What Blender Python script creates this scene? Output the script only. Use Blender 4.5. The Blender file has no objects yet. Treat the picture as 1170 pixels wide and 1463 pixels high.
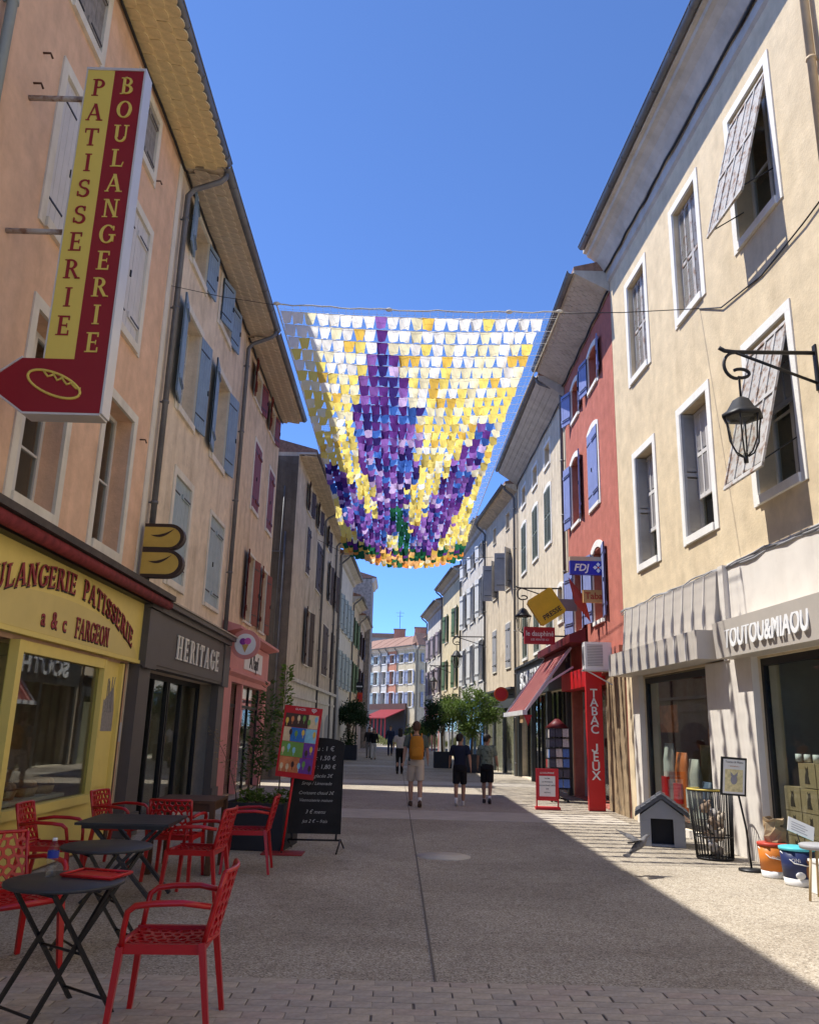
import bpy, bmesh, math, random
from mathutils import Vector, Matrix
random.seed(7)
sc = bpy.context.scene
col = sc.collection
R = math.radians
# ------------------------------------------------------------------ camera, sky, sun, exposure
F, CX, CY, EYE = 1171.0, 585.0, 731.5, 1.62
def cam_axes(p=14.9, y=0.25, r=1.5):
    p, y, r = R(p), R(y), R(r)
    fw = Vector((math.sin(y)*math.cos(p), math.cos(y)*math.cos(p), math.sin(p)))
    rt = Vector((math.cos(y), -math.sin(y), 0)); up = rt.cross(fw)
    return rt*math.cos(r)+up*math.sin(r), up*math.cos(r)-rt*math.sin(r), fw
RT, UP, FW = cam_axes()
cd = bpy.data.cameras.new('camera'); cam = bpy.data.objects.new('camera', cd); col.objects.link(cam)
cd.sensor_fit = 'HORIZONTAL'; cd.sensor_width = 36; cd.lens = 36*F/1170; cd.clip_start = .05; cd.clip_end = 3000
m = Matrix((RT, UP, -FW)).transposed().to_4x4(); m.translation = (0, 0, EYE); cam.matrix_world = m
sc.camera = cam
SUN = Vector((-6.06, 1.4, 11.1)).normalized()            # towards the sun
w = bpy.data.worlds.new('World'); sc.world = w; w.use_nodes = True
nt = w.node_tree; bg = nt.nodes['Background']
sky = nt.nodes.new('ShaderNodeTexSky'); sky.sky_type = 'NISHITA'; sky.sun_disc = False
sky.sun_elevation = math.asin(SUN.z); sky.sun_rotation = math.atan2(SUN.x, SUN.y)
sky.air_density = 1.6; sky.dust_density = .0; sky.ozone_density = 10; sky.altitude = 9000
hs = nt.nodes.new('ShaderNodeHueSaturation'); hs.inputs['Hue'].default_value = .502; hs.inputs['Saturation'].default_value = 1.0
nt.links.new(sky.outputs[0], hs.inputs['Color']); nt.links.new(hs.outputs[0], bg.inputs[0]); bg.inputs[1].default_value = .100
sd = bpy.data.lights.new('sun', 'SUN'); sd.energy = 2.05; sd.angle = R(.53); sd.color = (1, .955, .88)
so = bpy.data.objects.new('sun', sd); col.objects.link(so); so.rotation_euler = SUN.to_track_quat('Z', 'Y').to_euler()
sc.view_settings.view_transform = 'Standard'; sc.view_settings.look = 'None'
sc.view_settings.exposure = 1.78; sc.view_settings.gamma = 1
def ray(px, py): return FW + RT*((px-CX)/F) + UP*((CY-py)/F)
def at_y(px, py, Y): d = ray(px, py); return Vector((0, 0, EYE)) + d*(Y/d.y)
def at_z(px, py, z=0): d = ray(px, py); return Vector((0, 0, EYE)) + d*((z-EYE)/d.z)
def gz(y): return max(0, (y-45)*.012) if y < 110 else .78
# ------------------------------------------------------------------ materials
MATS = {}
def mat(name, c, rough=.8, var=.12, scale=3., bump=.0, bscale=60., metal=0., streak=0., spec=.35, dirt=None, trans=0., coat=0.):
    if name in MATS: return MATS[name]
    m = bpy.data.materials.new(name); m.use_nodes = True; n = m.node_tree.nodes; L = m.node_tree.links
    b = n['Principled BSDF']; b.inputs['Roughness'].default_value = rough; b.inputs['Metallic'].default_value = metal
    b.inputs['Specular IOR Level'].default_value = spec
    if coat: b.inputs['Coat Weight'].default_value = coat
    tc = n.new('ShaderNodeTexCoord'); c = tuple(c[:3])
    def noise(s, det=6, mp=None):
        x = n.new('ShaderNodeTexNoise'); x.inputs['Scale'].default_value = s; x.inputs['Detail'].default_value = det; x.inputs['Roughness'].default_value = .62
        if mp:
            q = n.new('ShaderNodeMapping'); q.inputs['Scale'].default_value = mp; L.new(tc.outputs['Object'], q.inputs[0]); L.new(q.outputs[0], x.inputs['Vector'])
        else: L.new(tc.outputs['Object'], x.inputs['Vector'])
        return x
    def ramp(src, p0, p1, c0, c1):
        r = n.new('ShaderNodeValToRGB'); r.color_ramp.elements[0].position = p0; r.color_ramp.elements[1].position = p1
        r.color_ramp.elements[0].color = (*c0, 1); r.color_ramp.elements[1].color = (*c1, 1); L.new(src, r.inputs[0]); return r
    lo = tuple(x*(1-var) for x in c); hi = tuple(min(1, x*(1+var)) for x in c)
    out = ramp(noise(scale).outputs[0], .3, .7, lo, hi).outputs[0]
    def mul(src, fac_src, colr):
        mx = n.new('ShaderNodeMix'); mx.data_type = 'RGBA'; mx.blend_type = 'MULTIPLY'
        L.new(fac_src, mx.inputs[0]); L.new(src, mx.inputs[6]); mx.inputs[7].default_value = (*colr, 1); return mx.outputs[2]
    if streak:
        r = ramp(noise(1.0, 8, (2.2, 2.2, .28)).outputs[0], .48, .72, (0, 0, 0), (streak,)*3)
        out = mul(out, r.outputs[0], (.52, .47, .42))
        r = ramp(noise(9, 5).outputs[0], .55, .75, (0, 0, 0), (streak*.5,)*3)
        out = mul(out, r.outputs[0], (.6, .58, .55))
        r = ramp(noise(.55, 3).outputs[0], .555, .575, (0, 0, 0), (streak,)*3)
        out = mul(out, r.outputs[0], (.86, .85, .84))
        r = ramp(noise(1.3, 9, (1, 1, .6)).outputs[0], .60, .63, (0, 0, 0), (streak*.8,)*3)
        out = mul(out, r.outputs[0], (.78, .77, .77))
    if dirt:
        r = ramp(noise(dirt[1], 7).outputs[0], dirt[3] if len(dirt) > 3 else .5, (dirt[3] if len(dirt) > 3 else .5)+.14, (0, 0, 0), (dirt[2],)*3)
        mx = n.new('ShaderNodeMix'); mx.data_type = 'RGBA'; L.new(r.outputs[0], mx.inputs[0]); L.new(out, mx.inputs[6]); mx.inputs[7].default_value = (*dirt[0], 1); out = mx.outputs[2]
    L.new(out, b.inputs['Base Color'])
    if bump:
        bp = n.new('ShaderNodeBump'); bp.inputs['Strength'].default_value = bump; bp.inputs['Distance'].default_value = .02
        L.new(noise(bscale, 5).outputs[0], bp.inputs['Height']); L.new(bp.outputs[0], b.inputs['Normal'])
    if trans:
        t = n.new('ShaderNodeBsdfTranslucent'); L.new(out, t.inputs[0]); mx = n.new('ShaderNodeMixShader'); mx.inputs[0].default_value = trans
        L.new(b.outputs[0], mx.inputs[1]); L.new(t.outputs[0], mx.inputs[2]); L.new(mx.outputs[0], n['Material Output'].inputs[0])
    MATS[name] = m; return m
def glass_mat(name, tint=(.8, .85, .83), ior=1.7):
    if name in MATS: return MATS[name]
    m = bpy.data.materials.new(name); m.use_nodes = True; n = m.node_tree.nodes; L = m.node_tree.links
    n.remove(n['Principled BSDF']); fr = n.new('ShaderNodeFresnel'); ge = n.new('ShaderNodeNewGeometry'); mr = n.new('ShaderNodeMapRange'); mr.inputs['To Min'].default_value = ior; mr.inputs['To Max'].default_value = 1/ior; L.new(ge.outputs['Backfacing'], mr.inputs['Value']); L.new(mr.outputs[0], fr.inputs[0])
    t = n.new('ShaderNodeBsdfTransparent'); t.inputs[0].default_value = (*tint, 1); g = n.new('ShaderNodeBsdfGlossy'); g.inputs['Roughness'].default_value = .015
    mx = n.new('ShaderNodeMixShader'); L.new(fr.outputs[0], mx.inputs[0]); L.new(t.outputs[0], mx.inputs[1]); L.new(g.outputs[0], mx.inputs[2]); L.new(mx.outputs[0], n['Material Output'].inputs[0])
    MATS[name] = m; return m
GLASS = glass_mat('window_glass', (.85, .88, .87), 1.5); SHOPGLASS = glass_mat('shop_glass', (.86, .9, .88), 1.45)
BOTTLE = glass_mat('clear_plastic', (.94, .96, .97), 1.5)
# ------------------------------------------------------------------ mesh builder
class MB:
    def __init__(s): s.v = []; s.f = []; s.mi = []; s.cur = 0; s.M = None; s.sm = []; s.smooth = False
    def add(s, vs, fs):
        o = len(s.v)
        if s.M is not None: vs = [s.M @ Vector(p) for p in vs]
        s.v += [tuple(p) for p in vs]
        for f in fs: s.f.append(tuple(o+i for i in f)); s.mi.append(s.cur); s.sm.append(s.smooth)
        return s
    def box(s, a, b):
        x0, x1 = sorted((a[0], b[0])); y0, y1 = sorted((a[1], b[1])); z0, z1 = sorted((a[2], b[2]))
        return s.add([(x0,y0,z0),(x1,y0,z0),(x1,y1,z0),(x0,y1,z0),(x0,y0,z1),(x1,y0,z1),(x1,y1,z1),(x0,y1,z1)],
              [(0,3,2,1),(4,5,6,7),(0,1,5,4),(1,2,6,5),(2,3,7,6),(3,0,4,7)])
    def bar(s, p, q, wx, wy, up=(0,0,1), tp=1.):
        p, q = Vector(p), Vector(q); d = (q-p).normalized(); u = Vector(up)
        if abs(d.dot(u)) > .98: u = Vector((1, 0, 0))
        a = d.cross(u).normalized(); b = a.cross(d)
        vs = []
        for o, k in ((p, 1.), (q, tp)):
            for sa, sb in ((-1,-1),(1,-1),(1,1),(-1,1)): vs.append(o + a*(sa*wx*k/2) + b*(sb*wy*k/2))
        return s.add(vs, [(0,1,2,3)[::-1],(4,5,6,7),(0,1,5,4),(1,2,6,5),(2,3,7,6),(3,0,4,7)])
    def tube(s, path, r, n=8, cap=True, flat=1.):
        path = [Vector(p) for p in path]; k = len(path); rs = r if isinstance(r, (list, tuple)) else [r]*k
        vs = []; ref = None
        for i, p in enumerate(path):
            d = (path[min(i+1, k-1)] - path[max(i-1, 0)])
            d = d.normalized() if d.length > 1e-9 else Vector((0,0,1))
            if ref is None: ref = Vector((0,0,1)) if abs(d.z) < .9 else Vector((1,0,0))
            a = d.cross(ref); a = a.normalized() if a.length > 1e-6 else d.orthogonal().normalized()
            b = a.cross(d).normalized(); ref = b
            for j in range(n):
                t = 2*math.pi*j/n; vs.append(p + a*(rs[i]*math.cos(t)) + b*(rs[i]*math.sin(t)*flat))
        fs = [(i*n+j, i*n+(j+1) % n, (i+1)*n+(j+1) % n, (i+1)*n+j) for i in range(k-1) for j in range(n)]
        if cap: fs += [tuple(range(n))[::-1], tuple(range((k-1)*n, k*n))]
        sm = s.smooth; s.smooth = True; s.add(vs, fs); s.smooth = sm; return s
    def rings(s, rs, n=16, cap=True):       # (cx,cy,cz,rx,ry)
        vs = [(c[0]+c[3]*math.cos(2*math.pi*j/n), c[1]+c[4]*math.sin(2*math.pi*j/n), c[2]) for c in rs for j in range(n)]
        k = len(rs); fs = [(i*n+j, i*n+(j+1) % n, (i+1)*n+(j+1) % n, (i+1)*n+j) for i in range(k-1) for j in range(n)]
        if cap: fs += [tuple(range(n))[::-1], tuple(range((k-1)*n, k*n))]
        sm = s.smooth; s.smooth = True; s.add(vs, fs); s.smooth = sm; return s
    def ball(s, c, r, n=12, k=8):
        r = r if isinstance(r, (list, tuple)) else (r, r, r)
        return s.rings([(c[0], c[1], c[2]-r[2]*math.cos(math.pi*(i+.02)/(k+.04)), r[0]*math.sin(math.pi*(i+.02)/(k+.04)), r[1]*math.sin(math.pi*(i+.02)/(k+.04))) for i in range(k+1)], n)
    def prism(s, poly, axis, d0, d1):       # 2-D polygon extruded along an axis ('x': poly=(y,z), 'y': (x,z), 'z': (x,y))
        def P(a, b, d): return {'x': (d,a,b), 'y': (a,d,b), 'z': (a,b,d)}[axis]
        n = len(poly); vs = [P(a, b, d0) for a, b in poly] + [P(a, b, d1) for a, b in poly]
        return s.add(vs, [tuple(range(n))[::-1], tuple(range(n, 2*n))] + [(i, (i+1) % n, n+(i+1) % n, n+i) for i in range(n)])
    def build(s, name, mt, parent=None, fixn=True, loc=None):
        me = bpy.data.meshes.new(name); me.from_pydata(s.v, [], s.f)
        for q in (mt if isinstance(mt, (list, tuple)) else [mt]): me.materials.append(q)
        if max(s.mi, default=0): me.polygons.foreach_set('material_index', s.mi)
        if any(s.sm): me.polygons.foreach_set('use_smooth', s.sm)
        if fixn:
            bm = bmesh.new(); bm.from_mesh(me); bmesh.ops.recalc_face_normals(bm, faces=bm.faces); bm.to_mesh(me); bm.free()
        me.update(); o = bpy.data.objects.new(name, me); col.objects.link(o)
        if parent: o.parent = parent
        if loc: o.location = loc
        return o
def bx(name, a, b, mt, parent=None): return MB().box(a, b).build(name, mt, parent, fixn=False)
def tag(o, label=None, cat=None, group=None, kind=None):
    for k, v in (('label', label), ('category', cat), ('group', group), ('kind', kind)):
        if v: o[k] = v
    return o
def thing(name, label, cat, loc=(0,0,0), rz=0., group=None):
    o = bpy.data.objects.new(name, None); o.empty_display_size = .1; col.objects.link(o)
    o.location = loc; o.rotation_euler = (0, 0, rz); return tag(o, label, cat, group)
def link(me, name, parent, M=None, label=None):
    o = bpy.data.objects.new(name, me); col.objects.link(o); o.parent = parent
    if M is not None: o.matrix_basis = M
    if label: o['label'] = label
    return o
def copy_tree(o, parent=None):
    c = o.copy(); col.objects.link(c); c.parent = parent
    for ch in [x for x in CH.get(o.name, [])]: copy_tree(ch, c)
    return c
CH = {}
def index_children(root):
    st = [root]
    while st:
        o = st.pop(); CH[o.name] = [c for c in bpy.data.objects if c.parent == o]; st += CH[o.name]
def T(x=0, y=0, z=0, rz=0., rx=0., ry=0.): return Matrix.Translation((x, y, z)) @ Matrix.Rotation(rz, 4, 'Z') @ Matrix.Rotation(ry, 4, 'Y') @ Matrix.Rotation(rx, 4, 'X')
def split_islands(o, gap, mode='x'):
    """one object per separate piece (mode 'x': pieces whose x ranges overlap stay together; 'box': pieces whose boxes touch)"""
    me = o.data; par = list(range(len(me.vertices)))
    def find(a):
        while par[a] != a: par[a] = par[par[a]]; a = par[a]
        return a
    for p in me.polygons:
        v = p.vertices; r0 = find(v[0])
        for k in v[1:]: par[find(k)] = r0
    isl = {}
    for p in me.polygons: isl.setdefault(find(p.vertices[0]), []).append(p.index)
    it = []
    for fs in isl.values():
        vs = {k for f in fs for k in me.polygons[f].vertices}; co = [me.vertices[k].co for k in vs]
        it.append([fs, [min(c[i] for c in co) for i in range(3)], [max(c[i] for c in co) for i in range(3)]])
    dims = (0,) if mode == 'x' else (0, 1, 2); ch = True
    while ch:
        ch = False
        for i in range(len(it)):
            for j in range(i+1, len(it)):
                a, b = it[i], it[j]
                if all(a[1][d] <= b[2][d]+gap and b[1][d] <= a[2][d]+gap for d in dims):
                    a[0] = a[0]+b[0]; a[1] = [min(p, q) for p, q in zip(a[1], b[1])]; a[2] = [max(p, q) for p, q in zip(a[2], b[2])]; del it[j]; ch = True; break
            if ch: break
    if len(it) < 2: return [o]
    out = []
    for fs, _, _ in it:
        ids = sorted({k for f in fs for k in me.polygons[f].vertices}); mp = {k: i for i, k in enumerate(ids)}
        nm = bpy.data.meshes.new(me.name); nm.from_pydata([me.vertices[k].co[:] for k in ids], [], [tuple(mp[k] for k in me.polygons[f].vertices) for f in fs])
        for q in me.materials: nm.materials.append(q)
        nm.polygons.foreach_set('material_index', [me.polygons[f].material_index for f in fs]); nm.polygons.foreach_set('use_smooth', [me.polygons[f].use_smooth for f in fs])
        c = bpy.data.objects.new(o.name.split('.')[0], nm); col.objects.link(c); c.parent = o.parent; c.matrix_basis = o.matrix_basis.copy(); out.append(c)
    bpy.data.objects.remove(o); return out
WALLTX = Matrix(((-1,0,0,0),(0,0,1,0),(0,1,0,0),(0,0,0,1)))      # text lying on a facade
CAMTX = Matrix(((1,0,0,0),(0,0,-1,0),(0,1,0,0),(0,0,0,1)))       # text facing down the street
def text(s, size, depth, mt, parent, M, name='lettering', bold=0., fit=None, shear=0., spacing=1., align='CENTER'):
    c = bpy.data.curves.new('t', 'FONT'); c.body = s; c.size = size; c.extrude = depth; c.offset = bold*size; c.align_x = align; c.align_y = 'CENTER'
    c.space_character = spacing; c.resolution_u = 3; c.shear = shear
    o = bpy.data.objects.new('t', c); me = bpy.data.meshes.new_from_object(o); bpy.data.objects.remove(o)
    if fit:
        xs = [v.co.x for v in me.vertices]; k = fit/(max(xs)-min(xs))
        for v in me.vertices: v.co.x *= k
    me.materials.clear(); me.materials.append(mt); me.name = name
    return split_islands(link(me, 'letter' if size >= .12 and name == 'lettering' else name, parent, M), 0. if size >= .12 else .2*size, 'x')[0]
# serif capitals built from strokes, unit height -> list of quads in (x, z)
def ring(cx, cz, rx, rz, ts, tt, a0, a1, n=14):
    q = []
    for i in range(n):
        a, b = R(a0+(a1-a0)*i/n), R(a0+(a1-a0)*(i+1)/n)
        q.append([(cx+rx*math.cos(a), cz+rz*math.sin(a)), (cx+rx*math.cos(b), cz+rz*math.sin(b)), (cx+(rx-ts)*math.cos(b), cz+(rz-tt)*math.sin(b)), (cx+(rx-ts)*math.cos(a), cz+(rz-tt)*math.sin(a))])
    return q
def rect(x0, z0, x1, z1): return [[(x0,z0),(x1,z0),(x1,z1),(x0,z1)]]
def stem(x, w=.15, sf=.09, z0=0, z1=1): return rect(x, z0, x+w, z1) + rect(x-sf, 0, x+w+sf, .055)*(z0 == 0) + rect(x-sf, .945, x+w+sf, 1)*(z1 == 1)
def diag(x0, z0, x1, z1, w): return [[(x0, z0), (x0+w, z0), (x1+w, z1), (x1, z1)]]
def glyph(ch):
    S = stem
    if ch == 'I': return S(.1), .36
    if ch == 'L': return S(.1)+rect(.25,0,.6,.08)+diag(.53,0,.6,.28,.05), .68
    if ch == 'E': return S(.1)+rect(.25,0,.6,.08)+rect(.25,.92,.58,1)+rect(.25,.47,.5,.54)+rect(.54,0,.6,.25)+rect(.52,.78,.58,1)+rect(.46,.4,.5,.61), .68
    if ch == 'F': return S(.1)+rect(.25,.92,.6,1)+rect(.25,.47,.5,.54)+rect(.54,.75,.6,1)+rect(.46,.4,.5,.61), .64
    if ch == 'T': return S(.28,z1=.98)+rect(.02,.92,.7,1)+rect(.02,.75,.08,1)+rect(.64,.75,.7,1), .74
    if ch == 'H': return S(.1)+S(.55)+rect(.25,.47,.55,.54), .82
    if ch == 'N': return S(.1,.08)+S(.6,.08)+diag(.58,0,.1,1,.15), .8
    if ch == 'A': return diag(.02,0,.32,1,.08)+diag(.56,0,.28,1,.16)+rect(.15,.3,.6,.37)+rect(-.04,0,.16,.055)+rect(.48,0,.8,.055), .78
    if ch == 'U': return S(.1,z0=.3)+S(.58,.08,z0=.3)+ring(.38,.3,.28,.3,.12,.09,180,360), .78
    if ch == 'O': return ring(.4,.5,.38,.51,.16,.07,0,360,22), .8
    if ch == 'G': return ring(.4,.5,.38,.51,.16,.07,45,325,20)+rect(.58,.1,.72,.45)+rect(.48,.41,.8,.47)+rect(.64,.7,.7,.92), .8
    if ch == 'P': return S(.1)+ring(.3,.73,.32,.27,.15,.07,-90,90,10)+rect(.2,.93,.32,1)+rect(.2,.46,.32,.53), .66
    if ch == 'B': return S(.1)+ring(.3,.75,.28,.25,.14,.07,-90,90,10)+ring(.3,.27,.34,.27,.16,.07,-90,90,10)+rect(.2,.93,.32,1)+rect(.2,.48,.32,.55)+rect(.2,0,.32,.07), .7
    if ch == 'R': return S(.1)+ring(.3,.74,.3,.26,.15,.07,-90,90,10)+rect(.2,.93,.32,1)+rect(.2,.48,.32,.55)+diag(.58,0,.3,.5,.15)+rect(.56,0,.8,.055), .76
    if ch == 'S': return ring(.33,.74,.27,.26,.12,.08,35,270,12)+ring(.33,.27,.29,.27,.13,.08,-145,90,12)+rect(.5,.72,.56,.95)+rect(.05,.06,.11,.3), .66
    return [], .4
def put_glyph(mb, ch, h, fn, wk=1., d0=0., d1=.01):
    q, w = glyph(ch)
    for i, p in enumerate(q):
        a = [fn(x*h*wk, z*h, d0) for x, z in p]; b = [fn(x*h*wk, z*h, d1+i*.0004) for x, z in p]
        mb.add(a+b, [(0,1,2,3),(4,5,6,7),(0,1,5,4),(1,2,6,5),(2,3,7,6),(3,0,4,7)])
    return w*h*wk
# ------------------------------------------------------------------ palette
pl = dict(bump=.35, bscale=22, streak=.62, var=.13, rough=.92, spec=.15)
P_TERRA = mat('terracotta_plaster', (.76, .50, .335), **{**pl, 'streak': .3}); P_PINK = mat('pink_beige_plaster', (.77, .64, .475), **{**pl, 'streak': .6})
P_OCHRE = mat('ochre_beige_plaster', (.74, .59, .40), **{**pl, 'streak': .7}); P_GREYB = mat('weathered_grey_beige_plaster', (.62, .535, .42), **{**pl, 'streak': .9})
P_CREAM = mat('sunny_cream_plaster', (.69, .565, .38), **{**pl, 'bump': .3, 'streak': .25}); P_RED = mat('red_plaster', (.47, .165, .125), **{**pl, 'streak': .35, 'var': .16})
P_BEIGE = mat('beige_plaster', (.66, .57, .43), **pl); P_BEIGE2 = mat('warm_beige_plaster', (.65, .55, .41), **pl); P_PALE = mat('pale_grey_plaster', (.60, .57, .52), **pl)
P_WHITE = mat('off_white_plaster', (.68, .65, .58), **{**pl, 'streak': .35}); P_YEL = mat('pale_yellow_plaster', (.70, .60, .40), **pl)
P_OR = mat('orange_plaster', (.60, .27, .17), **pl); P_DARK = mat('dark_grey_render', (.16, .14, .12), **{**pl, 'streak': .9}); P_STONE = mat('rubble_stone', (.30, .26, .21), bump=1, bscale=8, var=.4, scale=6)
SURR = mat('cream_window_surround', (.74, .69, .58), var=.08, streak=.35, bump=.15); SURW = mat('white_window_surround', (.82, .80, .75), var=.06, bump=.3, bscale=30, streak=.18)
BLUEG = mat('grey_blue_shutter_paint', (.22, .31, .41), rough=.6, var=.16, dirt=((.33, .35, .36), 9, .5, .58)); TEAL = mat('pale_teal_shutter_paint', (.34, .42, .44), rough=.65, var=.14, dirt=((.5, .5, .47), 8, .5, .56))
WHITEW = mat('weathered_white_shutter_paint', (.62, .60, .58), rough=.7, var=.08, dirt=((.3, .27, .24), 7, .6, .66)); GREYW = mat('bare_grey_shutter_wood', (.27, .25, .23), rough=.85, var=.3, scale=9)
OXRED = mat('oxblood_shutter_paint', (.21, .036, .020), rough=.6, var=.2); BROWN = mat('dark_brown_shutter_paint', (.052, .026, .022), rough=.65, var=.2)
LAV = mat('lavender_blue_shutter_paint', (.23, .27, .50), rough=.55, var=.12); LOUV = mat('rusty_white_metal_louvre', (.50, .48, .45), rough=.6, var=.15, dirt=((.24, .13, .07), 8, .9, .5))
DGREEN = mat('grey_green_louvre_paint', (.15, .17, .14), rough=.7); GREYS = mat('mid_grey_shutter_paint', (.33, .33, .34), rough=.65, var=.12); PALEW = mat('pale_white_shutter_paint', (.66, .66, .64), rough=.6, var=.06)
GREENP = mat('faded_green_shutter_paint', (.10, .17, .10), rough=.7)
ZINC = mat('zinc_gutter', (.16, .16, .165), rough=.5, metal=.4, var=.2); IRON = mat('black_wrought_iron', (.016, .016, .018), rough=.5, var=.3); TILE_Y = mat('ochre_painted_eave_tile', (.76, .60, .32), var=.2, bump=.3, rough=.9, scale=5)
TILE_G = mat('grey_beige_eave_tile', (.60, .50, .37), var=.25, bump=.3, rough=.9, scale=5); ROOF = mat('terracotta_roof_tile', (.27, .155, .11), var=.35, scale=8, bump=.5, bscale=12)
SOFF = mat('limewashed_soffit', (.52, .48, .42), var=.12, streak=.4); WOODS = mat('brown_wood', (.075, .036, .017), rough=.55, var=.25); WINFR = mat('white_window_frame', (.62, .60, .56), rough=.55, var=.06)
YELL = mat('bakery_yellow_paint', (.76, .60, .165), rough=.5, var=.05, dirt=((.5, .38, .12), 5, .35, .6)); REDL = mat('deep_red_lettering', (.27, .022, .028), rough=.5); BLACKL = mat('black_lettering', (.02, .016, .018), rough=.6)
SIGNY = mat('sign_yellow', (.72, .56, .12), rough=.35, var=.03); SIGNR = mat('sign_burgundy', (.27, .014, .025), rough=.35, var=.04); ALU = mat('pale_aluminium', (.62, .62, .63), rough=.4, metal=.3, var=.05)
HERI = mat('taupe_shopfront_paint', (.10, .088, .08), rough=.55, var=.07); DARKM = mat('black_metal', (.012, .012, .014), rough=.45); LETW = mat('ivory_lettering', (.75, .71, .62), rough=.5)
PINK = mat('pink_shopfront_paint', (.62, .25, .225), rough=.6, var=.07); WHITE = mat('white_paint', (.75, .75, .74), rough=.5, var=.04); CREAMP = mat('cream_shop_render', (.72, .67, .60), rough=.8, var=.05, streak=.2)
TAUPE = mat('greige_cladding', (.50, .455, .40), rough=.6, var=.05); CHAIRR = mat('red_plastic', (.43, .009, .011), rough=.28, var=.05, spec=.5); REDP = mat('bright_red_paint', (.52, .012, .016), rough=.35, var=.05)
TABLEK = mat('charcoal_tabletop', (.035, .036, .04), rough=.45, var=.12); NAVY = mat('anthracite_planter', (.020, .023, .032), rough=.55); SOIL = mat('soil', (.06, .045, .03), rough=1)
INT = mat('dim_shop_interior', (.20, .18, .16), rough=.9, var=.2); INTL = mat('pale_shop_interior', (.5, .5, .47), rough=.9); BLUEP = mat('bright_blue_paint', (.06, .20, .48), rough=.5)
# ------------------------------------------------------------------ ground
def ground_material():
    m = bpy.data.materials.new('exposed_aggregate'); m.use_nodes = True; n = m.node_tree.nodes; L = m.node_tree.links; b = n['Principled BSDF']
    tc = n.new('ShaderNodeTexCoord')
    def ramp(src, els):
        r = n.new('ShaderNodeValToRGB'); e = r.color_ramp.elements
        while len(e) < len(els): e.new(.5)
        for k, (p, c) in enumerate(els): e[k].position = p; e[k].color = (*c, 1)
        L.new(src, r.inputs[0]); return r.outputs[0]
    vo = n.new('ShaderNodeTexVoronoi'); vo.inputs['Scale'].default_value = 80; L.new(tc.outputs['Object'], vo.inputs['Vector'])
    sep = n.new('ShaderNodeSeparateColor'); L.new(vo.outputs['Color'], sep.inputs[0])
    c1 = ramp(sep.outputs[0], [(0, (.19, .158, .12)), (.3, (.37, .315, .24)), (.65, (.46, .40, .312)), (.9, (.54, .48, .385)), (1, (.64, .585, .50))])
    no = n.new('ShaderNodeTexNoise'); no.inputs['Scale'].default_value = .7; no.inputs['Detail'].default_value = 9; L.new(tc.outputs['Object'], no.inputs['Vector'])
    c2 = ramp(no.outputs[0], [(.3, (.86, .855, .85)), (.7, (1.05, 1.045, 1.03))])
    n2 = n.new('ShaderNodeTexNoise'); n2.inputs['Scale'].default_value = 5; n2.inputs['Detail'].default_value = 7; L.new(tc.outputs['Object'], n2.inputs['Vector'])
    c3 = ramp(n2.outputs[0], [(.25, (.84, .83, .82)), (.5, (1, 1, 1))])
    mx = n.new('ShaderNodeMix'); mx.data_type = 'RGBA'; mx.blend_type = 'MULTIPLY'; mx.inputs[0].default_value = 1; L.new(c1, mx.inputs[6]); L.new(c2, mx.inputs[7])
    my = n.new('ShaderNodeMix'); my.data_type = 'RGBA'; my.blend_type = 'MULTIPLY'; my.inputs[0].default_value = 1; L.new(mx.outputs[2], my.inputs[6]); L.new(c3, my.inputs[7])
    v2 = n.new('ShaderNodeTexVoronoi'); v2.inputs['Scale'].default_value = 2.6; L.new(tc.outputs['Object'], v2.inputs['Vector'])
    c4 = ramp(v2.outputs['Distance'], [(.035, (.55, .53, .5)), (.06, (.95, .95, .95))])
    n5 = n.new('ShaderNodeTexNoise'); n5.inputs['Scale'].default_value = .35; n5.inputs['Detail'].default_value = 4; n5.inputs['Distortion'].default_value = 1.2; L.new(tc.outputs['Object'], n5.inputs['Vector'])
    c5 = ramp(n5.outputs[0], [(.4, (.84, .83, .82)), (.52, (.98, .98, .98))])
    for q in (c4, c5):
        mz = n.new('ShaderNodeMix'); mz.data_type = 'RGBA'; mz.blend_type = 'MULTIPLY'; mz.inputs[0].default_value = 1; L.new(my.outputs[2], mz.inputs[6]); L.new(q, mz.inputs[7]); my = mz
    L.new(my.outputs[2], b.inputs['Base Color']); b.inputs['Roughness'].default_value = .85
    bp = n.new('ShaderNodeBump'); bp.inputs['Strength'].default_value = .5; bp.inputs['Distance'].default_value = .006; L.new(vo.outputs['Distance'], bp.inputs['Height']); L.new(bp.outputs[0], b.inputs['Normal'])
    return m
AGG = ground_material()
g = MB(); ys = [-30, 0, 20, 45, 60, 75, 90, 110, 300, 2500]; xs = [-2000, -40, -10, 0, 10, 40, 2000]
g.add([(x, y, gz(y)) for y in ys for x in xs], [(i*len(xs)+j, i*len(xs)+j+1, (i+1)*len(xs)+j+1, (i+1)*len(xs)+j) for i in range(len(ys)-1) for j in range(len(xs)-1)])
tag(g.build('ground', AGG, fixn=False), kind='structure')
BAND = mat('pale_smooth_concrete', (.48, .43, .355), rough=.8, var=.12, scale=2, bump=.1, dirt=((.32, .28, .23), 3, .5, .55)); JOINT = mat('dark_paving_joint', (.17, .145, .115), rough=.9)
for y0, y1 in ((16.35, 18.1), (26.6, 28.2), (38, 39.4)): tag(bx('paving_band', (-3.8, y0, .0), (4.4, y1, .004), BAND), kind='structure')
j = MB()
for a, b in (((597, 1238), (631, 1461)), ((585, 1163), (597, 1238))):
    a, b = at_z(*a), at_z(*b); j.bar((a.x, a.y, .003), (b.x, b.y, .003), .014, .010)
a, b = at_z(585, 1163), at_z(573, 1090); j.bar((a.x, a.y, .003), (b.x, b.y, .003), .014, .010)
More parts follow.
